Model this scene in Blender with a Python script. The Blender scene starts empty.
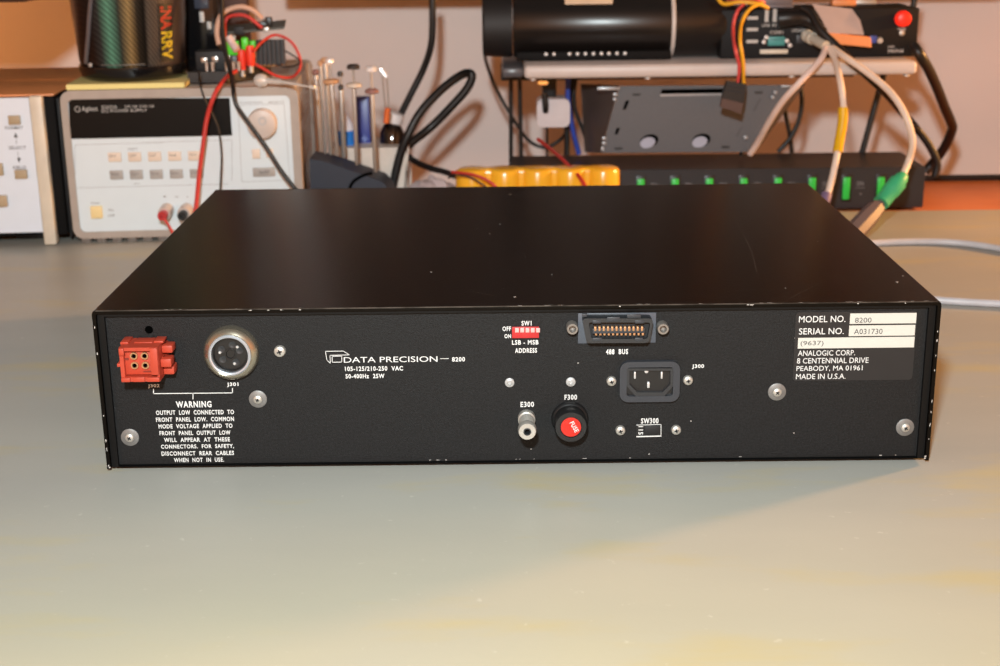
import bpy, bmesh, math, random
from mathutils import Vector, Matrix
random.seed(7)
C = bpy.context.scene.collection
S = bpy.context.scene
PI = math.pi

# ------------------------------------------------------------------ camera
FPX = 1400.0
CAM = Vector((-0.006, -0.686, 0.2841))
pitch, yaw, roll = 0.2939, -0.0035, -0.0121
FW = Vector((math.sin(yaw)*math.cos(pitch), math.cos(yaw)*math.cos(pitch), -math.sin(pitch)))
_r = Vector((math.cos(yaw), -math.sin(yaw), 0)); _u = _r.cross(FW)
RT = _r*math.cos(roll) + _u*math.sin(roll)
UP = -_r*math.sin(roll) + _u*math.cos(roll)
cd = bpy.data.cameras.new('camera'); co = bpy.data.objects.new('camera', cd); C.objects.link(co)
m3 = Matrix((RT, UP, -FW)).transposed()
co.matrix_world = Matrix.Translation(CAM) @ m3.to_4x4()
cd.sensor_fit = 'HORIZONTAL'; cd.sensor_width = 23.5; cd.lens = 23.5*FPX/1000
cd.clip_start = 0.02; cd.clip_end = 50
cd.dof.use_dof = True; cd.dof.focus_distance = 0.72; cd.dof.aperture_fstop = 9.5
S.camera = co

def ray(x, y): return FW + RT*((x-500)/FPX) + UP*((333-y)/FPX)
def depth(P): return (Vector(P)-CAM).dot(FW)
def sc(P): return depth(P)/FPX            # metres per pixel at P
def at(x, y, Y):
    d = ray(x, y); return CAM + d*((Y-CAM.y)/d.y)
def on(x, y, z=0.0):
    d = ray(x, y); return CAM + d*((z-CAM.z)/d.z)

# ------------------------------------------------------------------ materials
def lin(c):
    return tuple((v/255/12.92) if v/255 <= .04045 else ((v/255+.055)/1.055)**2.4 for v in c)
MATS = {}
def mat(name, col, rough=.5, metal=0., var=.06, scale=60., bump=0., bscale=400., coat=0., spec=.5, col2=None, lo=.4, hi=.6, trans=0., emit=0., ior=1.5, detail=4.):
    if name in MATS: return MATS[name]
    m = bpy.data.materials.new(name); m.use_nodes = True
    nt = m.node_tree; N = nt.nodes; L = nt.links
    b = N['Principled BSDF']
    c = lin(col)
    tc = N.new('ShaderNodeTexCoord'); nz = N.new('ShaderNodeTexNoise')
    nz.inputs['Scale'].default_value = scale; nz.inputs['Detail'].default_value = detail
    L.new(tc.outputs['Object'], nz.inputs['Vector'])
    cr = N.new('ShaderNodeValToRGB'); L.new(nz.outputs['Fac'], cr.inputs['Fac'])
    if col2: a, d = c, lin(col2)
    else: a = tuple(v*(1-var) for v in c); d = tuple(min(1, v*(1+var)) for v in c); lo, hi = .3, .7
    cr.color_ramp.elements[0].position = lo; cr.color_ramp.elements[1].position = hi
    cr.color_ramp.elements[0].color = (*a, 1); cr.color_ramp.elements[1].color = (*d, 1)
    L.new(cr.outputs['Color'], b.inputs['Base Color'])
    b.inputs['Roughness'].default_value = rough; b.inputs['Metallic'].default_value = metal
    b.inputs['Specular IOR Level'].default_value = spec; b.inputs['Coat Weight'].default_value = coat
    b.inputs['Coat Roughness'].default_value = .15
    b.inputs['Transmission Weight'].default_value = trans; b.inputs['IOR'].default_value = ior
    if emit:
        L.new(cr.outputs['Color'], b.inputs['Emission Color']); b.inputs['Emission Strength'].default_value = emit
    if bump:
        n2 = N.new('ShaderNodeTexNoise'); n2.inputs['Scale'].default_value = bscale; n2.inputs['Detail'].default_value = 2
        L.new(tc.outputs['Object'], n2.inputs['Vector'])
        bp = N.new('ShaderNodeBump'); bp.inputs['Strength'].default_value = bump; bp.inputs['Distance'].default_value = .0006
        L.new(n2.outputs['Fac'], bp.inputs['Height']); L.new(bp.outputs['Normal'], b.inputs['Normal'])
    MATS[name] = m; return m

M = dict(
 cover=mat('glossy black enamel', (11,8,6), .30, ior=1.3, spec=.28, bump=.12, bscale=900, var=.1),
 panel=mat('satin black paint', (14,14,15), .55, bump=.5, bscale=2600, col2=(24,24,25), scale=900, spec=.3),
 panel2=mat('black label film', (34,35,38), .35, var=.05),
 black=mat('black plastic', (24,24,25), .38, bump=.05),
 blackm=mat('matte black plastic', (22,22,24), .6, bump=.1),
 hole=mat('dark cavity', (4,4,4), 1., spec=0),
 white=mat('white screen print', (216,216,214), .6, var=.03),
 labelw=mat('white label paper', (200,198,190), .5, var=.02),
 grey_ink=mat('grey typed ink', (78,76,74), .7, var=.1),
 steel=mat('bright steel', (214,214,214), .42, .6, scale=200),
 satin=mat('satin nickel', (196,192,184), .46, .65, scale=300),
 washer=mat('dull zinc washer', (128,126,124), .5, .5, scale=500),
 chrome=mat('chrome', (225,222,220), .2, .9),
 alum=mat('aluminium ring', (215,220,228), .3, .6),
 gold=mat('gold contact', (206,160,120), .4, .8),
 orange=mat('orange connector nylon', (178,62,40), .5, var=.05),
 red=mat('red plastic', (200,38,26), .35),
 dipred=mat('red switch housing', (186,44,46), .4),
 dippink=mat('pale slide', (216,170,166), .4),
 greyp=mat('slate grey plastic', (50,53,59), .4, bump=.1),
 greyd=mat('dark grey plastic', (42,44,47), .4),
 worn=mat('bare metal showing at worn paint', (200,195,190), .5, .3, scale=900),
 mud=mat('worn brown edge', (120,72,45), .5),
)

# ------------------------------------------------------------------ mesh helpers
def NB(): return bmesh.new()
def fin(bm):
    bmesh.ops.recalc_face_normals(bm, faces=bm.faces); return bm
def box(bm, x0, x1, y0, y1, z0, z1, bev=0., seg=2):
    r = bmesh.ops.create_cube(bm, size=1)
    vs = r['verts']
    for v in vs:
        v.co = Vector(((x0+x1)/2+v.co.x*(x1-x0), (y0+y1)/2+v.co.y*(y1-y0), (z0+z1)/2+v.co.z*(z1-z0)))
    if bev:
        es = list({e for v in vs for e in v.link_edges})
        bmesh.ops.bevel(bm, geom=es, offset=bev, segments=seg, affect='EDGES', profile=.5)
    return vs
def xf(bm, vs0, M4):
    for v in bm.verts:
        if v not in vs0: v.co = M4 @ v.co
def basis(d):
    d = Vector(d).normalized(); a = Vector((0,0,1)) if abs(d.z) < .9 else Vector((1,0,0))
    s = d.cross(a).normalized(); return s, d.cross(s).normalized(), d
def lathe(bm, o, d, prof, seg=40):
    """prof: list of (radius, distance along d)."""
    o = Vector(o); s, t, d = basis(d); rings = []
    for r, h in prof:
        if r < 1e-7: rings.append([bm.verts.new(o+d*h)]); continue
        rings.append([bm.verts.new(o+d*h+s*(r*math.cos(2*PI*k/seg))+t*(r*math.sin(2*PI*k/seg))) for k in range(seg)])
    for A, B in zip(rings, rings[1:]):
        if len(A) == 1 and len(B) == 1: continue
        for k in range(seg):
            j = (k+1) % seg
            if len(A) == 1: bm.faces.new((A[0], B[k], B[j]))
            elif len(B) == 1: bm.faces.new((A[k], B[0], A[j]))
            else: bm.faces.new((A[k], B[k], B[j], A[j]))
    return bm
def cyl(bm, p0, p1, r0, r1=None, seg=24, ch=0.):
    p0, p1 = Vector(p0), Vector(p1); r1 = r0 if r1 is None else r1; L = (p1-p0).length
    pr = [(0,0),(r0,0),(r1,L),(0,L)] if not ch else [(0,0),(r0,0),(r1,L-ch),(r1-ch,L),(0,L)]
    return lathe(bm, p0, p1-p0, pr, seg)
def spline(P, n=8):
    P = [Vector(p) for p in P]
    if len(P) < 3: return P
    Q = [P[0]*2-P[1]] + P + [P[-1]*2-P[-2]]; out = []
    for i in range(1, len(Q)-2):
        a, b, c, d = Q[i-1:i+3]
        for k in range(n):
            t = k/n
            out.append(.5*((2*b)+(c-a)*t+(2*a-5*b+4*c-d)*t*t+(3*b-a-3*c+d)*t**3))
    out.append(P[-1]); return out
def tube(bm, P, r, seg=12, smooth=True, n=8, r2=None):
    P = spline(P, n) if smooth else [Vector(p) for p in P]
    d0 = (P[1]-P[0]).normalized(); s, t, _ = basis(d0); rings = []
    prev = d0
    for i, p in enumerate(P):
        d = (P[min(i+1, len(P)-1)]-P[max(i-1, 0)]).normalized()
        q = prev.rotation_difference(d); s = q @ s; t = q @ t; prev = d
        rr = r if r2 is None else r+(r2-r)*i/(len(P)-1)
        rings.append([bm.verts.new(p+s*(rr*math.cos(2*PI*k/seg))+t*(rr*math.sin(2*PI*k/seg))) for k in range(seg)])
    for A, B in zip(rings, rings[1:]):
        for k in range(seg):
            j = (k+1) % seg; bm.faces.new((A[k], A[j], B[j], B[k]))
    bm.faces.new(rings[0][::-1]); bm.faces.new(rings[-1])
    return bm
def rrect(x0, x1, z0, z1, r, n=5):
    pts = []
    for cx, cz, a0 in ((x1-r, z1-r, 0), (x0+r, z1-r, PI/2), (x0+r, z0+r, PI), (x1-r, z0+r, 3*PI/2)):
        for k in range(n+1):
            a = a0+k*PI/2/n; pts.append((cx+r*math.cos(a), cz+r*math.sin(a)))
    return pts
def prism(bm, pts, y0, y1, hole=None):
    """extrude a polygon given in x,z from y0 to y1; hole: matching-count inner outline"""
    A = [bm.verts.new((x, y0, z)) for x, z in pts]; B = [bm.verts.new((x, y1, z)) for x, z in pts]; n = len(pts)
    for k in range(n): bm.faces.new((A[k], A[(k+1) % n], B[(k+1) % n], B[k]))
    if hole is None:
        bm.faces.new(A); bm.faces.new(B[::-1])
    else:
        a = [bm.verts.new((x, y0, z)) for x, z in hole]; b = [bm.verts.new((x, y1, z)) for x, z in hole]
        for k in range(n):
            j = (k+1) % n
            bm.faces.new((a[k], b[k], b[j], a[j])); bm.faces.new((A[k], a[k], a[j], A[j])); bm.faces.new((B[k], B[j], b[j], b[k]))
    return bm
def zprism(bm, pts, z0, z1):
    A = [bm.verts.new((x, y, z0)) for x, y in pts]; B = [bm.verts.new((x, y, z1)) for x, y in pts]; n = len(pts)
    for k in range(n): bm.faces.new((A[k], A[(k+1) % n], B[(k+1) % n], B[k]))
    bm.faces.new(A[::-1]); bm.faces.new(B); return bm
def solid(bm, F, B):
    """solid between two matching outlines given as 3D points"""
    a = [bm.verts.new(p) for p in F]; b = [bm.verts.new(p) for p in B]; n = len(F)
    bm.faces.new(a); bm.faces.new(b[::-1])
    for k in range(n): bm.faces.new((a[k], b[k], b[(k+1) % n], a[(k+1) % n]))
    return bm
def strip(bm, P, w, y, t=.00012, closed=False):
    """flat printed line of width w through x,z points, at depth y"""
    P = [Vector((p[0], p[1])) for p in P]
    if closed: P = P+[P[0]]
    for a, b in zip(P, P[1:]):
        d = (b-a).normalized(); n = Vector((-d.y, d.x))*w/2; a2 = a-d*w/2; b2 = b+d*w/2
        q = [(a2+n), (b2+n), (b2-n), (a2-n)]
        prism(bm, [(v.x, v.y) for v in q], y-t, y)

def mesh_from(bm, name, m, smooth=True):
    fin(bm)
    me = bpy.data.meshes.new(name); bm.to_mesh(me); bm.free(); me.materials.append(m)
    if smooth:
        for p in me.polygons: p.use_smooth = True
        try: me.set_sharp_from_angle(angle=math.radians(35))
        except Exception: pass
    return me

class Thing:
    def __init__(s, name, label, cat, loc=(0,0,0), rz=0., group=None):
        s.loc = Vector(loc); s.rz = rz; s.root = bpy.data.objects.new(name, None); C.objects.link(s.root)
        s.root.empty_display_size = .02
        s.root.location = s.loc; s.root.rotation_euler = (0,0,rz)
        s.root['label'] = label; s.root['category'] = cat
        if group: s.root['group'] = group
        s.M = Matrix.Translation(s.loc) @ Matrix.Rotation(rz, 4, 'Z'); s.Mi = s.M.inverted()
    def px(s, x, y, Y=0.):                 # pixel -> local point on local plane y=Y
        o = s.Mi @ CAM; d = s.Mi.to_3x3() @ ray(x, y); return o+d*((Y-o.y)/d.y)
    def pz(s, x, y, Z=0.):
        o = s.Mi @ CAM; d = s.Mi.to_3x3() @ ray(x, y); return o+d*((Z-o.z)/d.z)
    def pX(s, x, y, X=0.):
        o = s.Mi @ CAM; d = s.Mi.to_3x3() @ ray(x, y); return o+d*((X-o.x)/d.x)
    def s_(s, P): return sc(s.M @ Vector(P))
    def l(s, p): return s.Mi @ Vector(p)
    def add(s, name, bm, m, parent=None, label=None, smooth=True):
        me = bm if isinstance(bm, bpy.types.Mesh) else mesh_from(bm, name, m, smooth)
        o = bpy.data.objects.new(name, me); C.objects.link(o); o.parent = parent or s.root
        if label: o['label'] = label
        return o
    def rect(s, bm, x0, y0, x1, y1, Y, t, bev=0.):
        """box whose front (at local y=Y) covers the pixel rectangle, thickness t backwards"""
        c = s.px((x0+x1)/2, (y0+y1)/2, Y); k = s.s_(c); w = (x1-x0)*k/2; h = (y1-y0)*k/2/math.cos(pitch)
        box(bm, c.x-w, c.x+w, Y, Y+t, c.z-h, c.z+h, bev); return (c.x-w, c.x+w, c.z-h, c.z+h)
    def text(s, st, x0, y0, x1, y1, Y, m, bold=0., rot=0., parent=None, name='lettering', th=.0001, into=None):
        c = s.px((x0+x1)/2, (y0+y1)/2, Y); k = s.s_(c)
        return s.textm(st, c, (x1-x0)*k, (y1-y0)*k/math.cos(pitch), Y, m, bold, rot, parent, name, th, into)
    def textm(s, st, c, W, H, Y, m, bold=0., rot=0., parent=None, name='lettering', th=.0001, into=None):
        cu = bpy.data.curves.new('t', 'FONT'); cu.body = st; cu.offset = bold; cu.size = 1; cu.space_character = 1.0+bold*6; cu.resolution_u = 3
        ob = bpy.data.objects.new('t', cu); C.objects.link(ob); dg = bpy.context.evaluated_depsgraph_get(); dg.update()
        me = bpy.data.meshes.new_from_object(ob.evaluated_get(dg)); bpy.data.objects.remove(ob); bpy.data.curves.remove(cu)
        xs = [v.co.x for v in me.vertices]; ys = [v.co.y for v in me.vertices]
        ax, bx, ay, by = min(xs), max(xs), min(ys), max(ys)
        if rot and abs(abs(rot)-PI/2) < .2: W, H = H, W
        R = Matrix.Rotation(rot, 2)
        bm = bmesh.new() if into is None else into
        t = bmesh.new(); t.from_mesh(me); bpy.data.meshes.remove(me)
        vm = {}
        for v in t.verts:
            q = R @ Vector(((v.co.x-(ax+bx)/2)/(bx-ax)*W, (v.co.y-(ay+by)/2)/(by-ay)*H))
            vm[v] = bm.verts.new((c[0]+q.x, Y-th, c[2]+q.y))
        for f in t.faces:
            try: bm.faces.new([vm[v] for v in f.verts])
            except ValueError: pass
        t.free()
        for f in bm.faces: f.normal_update()
        if into is not None: return
        return s.add(name, bm, m, parent, smooth=False)

def tag(o, label, cat, group=None, kind=None):
    if label: o['label'] = label
    if cat: o['category'] = cat
    if group: o['group'] = group
    if kind: o['kind'] = kind
    return o
def single(name, bm, m, label, cat, origin=None, group=None, kind=None):
    if origin is None:
        origin = bm.verts[0].co.copy() if hasattr(bm.verts, 'ensure_lookup_table') and not bm.verts.ensure_lookup_table() else Vector()
    for v in bm.verts: v.co -= origin
    o = bpy.data.objects.new(name, mesh_from(bm, name, m)); o.location = origin; C.objects.link(o)
    return tag(o, label, cat, group, kind)
def cable(name, P, rpx, m, label, cat='cable', group=None, seg=12):
    """P: world points; rpx: radius in metres"""
    bm = NB(); tube(bm, P, rpx, seg)
    return single(name, bm, m, label, cat, Vector(P[0]), group)

# ================================================================== SETTING
WY = 1.0; BY = 0.801; MATZ = 0.002; DZ = 0.0
wall_m = mat('pale plaster wall', (248,234,228), .85, var=.03, scale=6, bump=.25, bscale=500)
bm = NB(); box(bm, -2.2, 2.2, WY, WY+.1, -.75, 1.9)
o = single('wall_back', bm, wall_m, None, None, Vector((0,WY,0))); o['kind'] = 'structure'
floor_m = mat('dark floor', (70,60,52), .7, scale=3)
bm = NB(); box(bm, -2.2, 2.2, -2.4, WY, -.80, -.75)
o = single('floor', bm, floor_m, None, None, Vector((0,0,-.75))); o['kind'] = 'structure'

# workbench
wood = mat('orange stained wood', (216,128,66), .45, col2=(196,108,52), scale=9, detail=6, spec=.3)
T = Thing('workbench', 'orange-brown wooden workbench showing as a strip behind the mat', 'workbench', (0,.3,-.035))
bm = NB(); box(bm, -1.3, 1.3, -.95, BY-.3-.001, 0, .035, .002); T.add('bench_top', bm, wood)
for sx in (-1,1):
    for sy in (-.88, .42):
        bm = NB(); box(bm, sx*1.2-.03, sx*1.2+.03, sy-.03, sy+.03, -.715, 0, .003); T.add('leg', bm, wood)
# bench mat
mm = bpy.data.materials.new('worn grey-green bench mat'); mm.use_nodes = True
N = mm.node_tree.nodes; L = mm.node_tree.links; B = N['Principled BSDF']
tc = N.new('ShaderNodeTexCoord')
def noise(s, d=4, vec=None, rough=.5):
    n = N.new('ShaderNodeTexNoise'); n.inputs['Scale'].default_value = s; n.inputs['Detail'].default_value = d; n.inputs['Roughness'].default_value = rough
    L.new(vec or tc.outputs['Object'], n.inputs['Vector']); return n.outputs['Fac']
def ramp(f, *st):
    r = N.new('ShaderNodeValToRGB'); L.new(f, r.inputs['Fac'])
    while len(r.color_ramp.elements) < len(st): r.color_ramp.elements.new(.5)
    for e, (p, c) in zip(r.color_ramp.elements, st): e.position = p; e.color = (*c, 1)
    return r.outputs['Color']
def mix(f, a, b):
    x = N.new('ShaderNodeMix'); x.data_type = 'RGBA'; L.new(f, x.inputs[0]); L.new(a, x.inputs[6]); L.new(b, x.inputs[7]); return x.outputs[2]
def g(v): return (v, v, v)
mp = N.new('ShaderNodeMapping'); mp.inputs['Scale'].default_value = (.6, 2.2, 1); L.new(tc.outputs['Object'], mp.inputs['Vector'])
base = ramp(noise(3.5, 6, mp.outputs['Vector']), (.32, lin((165,164,157))), (.68, lin((180,177,167))))
stain = ramp(noise(9, 6, mp.outputs['Vector'], .6), (.54, g(0)), (.68, g(.75)))
yel = ramp(noise(2, 2), (.3, lin((190,178,138))), (.7, lin((186,172,130))))
spy = N.new('ShaderNodeSeparateXYZ'); L.new(tc.outputs['Object'], spy.inputs[0])
front_yel = N.new('ShaderNodeMapRange'); front_yel.inputs[1].default_value = -.02; front_yel.inputs[2].default_value = -.24; front_yel.inputs[4].default_value = .75; L.new(spy.outputs['Y'], front_yel.inputs[0])  # yellower towards the front
nag = N.new('ShaderNodeMath'); nag.operation = 'MULTIPLY'; L.new(front_yel.outputs[0], nag.inputs[0]); L.new(ramp(noise(5, 5), (.25, g(.6)), (.65, g(1))), nag.inputs[1])
colr = mix(stain, mix(nag.outputs[0], base, ramp(noise(3), (.3, lin((190,180,148))), (.7, lin((193,182,143))))), yel)
fine = ramp(noise(160, 3), (.70, g(0)), (.78, g(.25)))
L.new(mix(fine, colr, ramp(noise(2), (.3, lin((232,228,215))), (.7, lin((232,228,215))))), B.inputs['Base Color'])
B.inputs['Roughness'].default_value = .42; B.inputs['Specular IOR Level'].default_value = .35
bp = N.new('ShaderNodeBump'); bp.inputs['Strength'].default_value = .15; bp.inputs['Distance'].default_value = .0005
L.new(noise(300, 3), bp.inputs['Height']); L.new(bp.outputs['Normal'], B.inputs['Normal'])
my1 = on(975, 210, MATZ).y
bm = NB(); zprism(bm, [(x, y) for x, y in rrect(-1.15, 1.15, -.62, my1, .02)], DZ+.0002, MATZ)
single('bench_mat', bm, mm, 'large worn grey-beige work mat covering the bench', 'work mat', Vector((0,0,0)))

# overhead cabinet out of frame above (its edge shades the wall)
cab_m = mat('brown wood of unseen cabinets', (58,34,22), .5, scale=10)
CABS = []
def cabinet(x0, x1, y0, z0, label):
    t = Thing('unseen_wall_cabinet', label, 'cabinet', ((x0+x1)/2, WY, z0))
    w = (x1-x0)/2; d = WY-y0
    bm = NB(); box(bm, -w, w, -d+.02, -.001, 0, .6, .002); t.add('body', bm, cab_m)
    for k in (-1, 1):
        bm = NB(); box(bm, k*w/2-w/2+.002, k*w/2+w/2-.002, -d, -d+.0195, .002, .598, .002); dd = t.add('door', bm, cab_m)
        bm = NB(); tube(bm, [(k*.03, -d, .06), (k*.03, -d-.025, .07), (k*.03, -d-.025, .15), (k*.03, -d, .16)], .004); t.add('handle', bm, M['satin'], dd)
    return t

# ================================================================== MAIN INSTRUMENT
W, H, D, Z0 = .433, .0870, .318, .0038
T = Thing('rack_instrument', 'wide low black instrument standing rear side forward in the middle of the mat', 'test instrument', (0,0,Z0))
hw = W/2; YP = .0045
cov = NB()
ct = .0018
outer = [(-hw,0),(-hw,H-.002),(-hw+.0006,H-.0006),(-hw+.002,H),(hw-.002,H),(hw-.0006,H-.0006),(hw,H-.002),(hw,0)]
inner = [(hw-ct,0),(hw-ct,H-ct-.001),(hw-ct-.001,H-ct),(-hw+ct+.001,H-ct),(-hw+ct,H-ct-.001),(-hw+ct,0)]
# outline of the U, walked once round
poly = outer+inner
A = [cov.verts.new((x, 0, z)) for x, z in poly]; Bv = [cov.verts.new((x, D, z)) for x, z in poly]; n = len(poly)
for k in range(n): cov.faces.new((A[k], A[(k+1)%n], Bv[(k+1)%n], Bv[k]))
for VV in (A, Bv):
    o_, i_ = VV[:8], VV[8:][::-1]
    cov.faces.new((o_[0], o_[1], i_[1], i_[0])); cov.faces.new((o_[1], o_[2], o_[3], i_[2], i_[1]))
    cov.faces.new((o_[3], o_[4], i_[3], i_[2])); cov.faces.new((o_[4], o_[5], o_[6], i_[4], i_[3])); cov.faces.new((o_[6], o_[7], i_[5], i_[4]))
cover = T.add('top_cover', cov, M['cover'])
# rim inside the cover
bm = NB(); e = ct+.0002
prism(bm, [(-hw+e,.0003),(-hw+e,H-e),(hw-e,H-e),(hw-e,.0003)], .0022, YP+.006, hole=[(-hw+.0055,.0004),(-hw+.0055,H-.004),(hw-.0055,H-.004),(hw-.0055,.0004)])
T.add('inner_rim', bm, mat('deep black rim', (11,11,11), .5, spec=.2))
bm = NB(); box(bm, -hw+.0053, hw-.0053, YP, YP+.002, .0008, H-.0038); T.add('rear_panel', bm, M['panel'])
bm = NB(); box(bm, -hw+.0004+ct, hw-.0004-ct, YP+.0022, D-.002, -.0006, .0010, .0004); T.add('bottom_cover', bm, M['cover'])
bm = NB(); box(bm, -hw, hw, D+.0003, D+.006, .001, H-.0004, .001); T.add('front_bezel', bm, M['blackm'])
for sx in (-1,1):
    for y in (.03, D-.03):
        bm = NB(); lathe(bm, (sx*.185, y, -.0017), (0,0,1), [(0,0),(.008,0),(.009,.0010),(0,.0010)], 24); T.add('foot', bm, M['blackm'])
# paint wear: small irregular chips on the cover edges and top
wear = NB()
def chip(x, y, z, a, b, up=True):
    nn = 9; vs = []
    for k in range(nn):
        r = random.uniform(.3,.8); t = 2*PI*k/nn
        vs.append((x+a*r*math.cos(t), y+(b*r*math.sin(t) if up else 0), z+(0 if up else b*r*math.sin(t))))
    o2 = (0,0,.00006) if up else (0,-.00006,0)
    v1 = [wear.verts.new(v) for v in vs]; v2 = [wear.verts.new(Vector(v)+Vector(o2)) for v in vs]
    wear.faces.new(v1); wear.faces.new(v2[::-1])
    for k in range(nn): wear.faces.new((v1[k], v2[k], v2[(k+1)%nn], v1[(k+1)%nn]))
def wp(x, y, a, b):
    p = T.pz(x, y, H); chip(p.x, p.y, H, a*.0005, b*.0016)
wp(515,297,3.2,1.0); wp(431,272,2,.6); wp(490,234,1.5,.5); wp(510,194.5,2.2,.6); wp(897,282,2.5,.8); wp(903,276,1.3,.5)
for k in range(26):
    p = (random.uniform(-.2,.2), random.uniform(.01,.29)); chip(p[0], p[1], H, random.uniform(.0002,.0006), random.uniform(.0002,.0005))
for x in (165,172,180,236,300,520,548,560,640,648,700,762,770,801,850,860,902,913,926):
    P = T.px(x, 307, 0); 
    chip(P.x, .0004, H, random.uniform(.0008,.0035), .0004)
for x in (250,268,281,300,620,748,752,858,905): P = T.px(x, 307, 0); chip(P.x, 0, H-.0008, random.uniform(.0006,.002), .0004, False)
for z in (.012,.02,.027,.033,.05,.058,.066,.071): chip(hw-.0009, 0, z, .0004, random.uniform(.0006,.002), False)
for z in (.002,.011,.016,.03,.064,.078): chip(-hw+.0009, 0, z, .0005, random.uniform(.0006,.0018), False)
for z in (.0012,.0024): chip(hw-.002, 0, z, .0009, .0008, False)
chip(-hw+.0015, 0, .001, .0009, .0008, False)
T.add('paint_wear', wear, M['worn'], cover, 'pale scuffs and chips along the cover edges')['kind'] = 'stuff'
bm = NB(); box(bm, -hw+.002, hw-.002, -.00012, .0003, H-.0005, H+.00005)  # pale strip paints the flash highlight along the worn top front edge
T.add('edge_highlight', bm, mat('enamel edge highlight', (72,66,60), .45, .2, col2=(30,26,22), scale=60, lo=.45, hi=.6), cover)
# chips on bottom of rear panel
wear = NB()
for x in (430,438,446,516,520,534,585,630,740,880,895): P = T.px(x, 461.5, YP); chip(P.x, YP-.00005, .0014, random.uniform(.0005,.002), .0003, False)
for x, y in ((531,449),(578,363),(691,421),(794,433),(795,338),(649,454)): P = T.px(x, y, YP); chip(P.x, YP-.00003, P.z, .0007, .0005, False)
rp = T.root.children
T.add('edge_scuffs', wear, M['worn'])['kind'] = 'stuff'
# thin scratches on the top
bm = NB()
def scratch(pts):
    P = [T.pz(x, y, H+.00006) for x, y in pts]
    for a, b in zip(P, P[1:]):
        d = (b-a).normalized(); nn = Vector((-d.y, d.x, 0))*.00006
        bm.faces.new([bm.verts.new(v) for v in (a+nn, b+nn, b-nn, a-nn)])
scratch([(733,215),(742,232),(752,252),(757,272)]); scratch([(780,304),(800,293),(822,282)]); scratch([(722,292),(745,290),(762,289)]); scratch([(470,291),(485,294),(497,296)])
scratch([(764,223),(772,222)]); scratch([(776,217),(779,215)])
T.add('scratches', bm, mat('scratched enamel', (100,96,92), .5), cover)['kind'] = 'stuff'

# ---- lettering on the panel
LW = NB(); WL = NB(); BL = NB()
def lt(s_, x0, y0, x1, y1, b=.02, r=0, L_=None): T.text(s_, x0, y0, x1, y1, YP, M['white'], b*.9, r, into=L_)
lt('WARNING', 176, 401, 211.5, 407.5, .035, 0, WL)
for s_, a, b, c, d in (('OUTPUT  LOW  CONNECTED  TO',156,410,234,414.6),('FRONT  PANEL  LOW.  COMMON',156,417,234,421.5),
    ('MODE  VOLTAGE  APPLIED  TO',158.5,423.8,232.5,428.2),('FRONT  PANEL  OUTPUT  LOW',159.5,430.6,230.5,435),
    ('WILL  APPEAR  AT  THESE',164,437.4,230,441.8),('CONNECTORS.  FOR  SAFETY,',161,444.2,234,449),
    ('DISCONNECT  REAR  CABLES',161.5,451,234,455.4),('WHEN  NOT  IN  USE.',174,457.6,224,462)):
    lt(s_, a, b, c, d, .03, 0, WL)
lt('J302',148,384,159.5,388.2,.03,0,WL); lt('J301',227,382.4,238.5,387,.03,0,WL)
lt('DATA PRECISION',343.8,356.6,437.5,362.2,-.001,0,BL)
lt('8200',452,357,465,361.5,.03,0,BL); lt('105-125/210-250  VAC',345,366.2,403,370.8,.03,0,BL); lt('50-400Hz  25W',345.5,373.8,384.5,378.3,.03,0,BL)
lt('SW1',521.5,320.8,531.5,325.6,.03); lt('OFF',502.5,326.4,511,331,.03); lt('ON',504.5,334,511,338.2,.03)
lt('LSB - MSB',512,340,538.5,344.6,.03); lt('ADDRESS',515,348,537,352.8,.03); lt('488  BUS',606,349,628,354.3,.04)
lt('J300',692,364.2,704,369,.03); lt('E300',520.5,401.6,534,407,.03); lt('F300',564.5,394.5,577,399.8,.03); lt('SW300',641,418,658.5,423.5,.03)
def q(x, y): p = T.px(x, y, YP); return (p.x, p.z)
lw = .00042
strip(WL, [q(153.5,389),q(153.5,393.6),q(232.5,392.8),q(232.5,388.4)], lw, YP); strip(WL, [q(193,393.2),q(193,398.8)], lw, YP)
strip(BL, [q(440.5,358.6),q(448.5,358.5)], .0003, YP)
strip(BL, [q(325.4,351.3),q(343.2,351.0),q(349.4,354.8),q(330,355.3),q(330.4,363.2),q(326.9,360)], .00032, YP, closed=True)
strip(BL, [q(332.2,356.2),q(341.8,356.0),q(341.8,362),q(332.2,362.2)], .00032, YP, closed=True)
LW.free()
T.add('warning_lettering', WL, M['white'], smooth=False, label='white warning text with bracket lines')
T.add('brand_lettering', BL, M['white'], smooth=False, label='white maker name, logo and mains rating')

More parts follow.
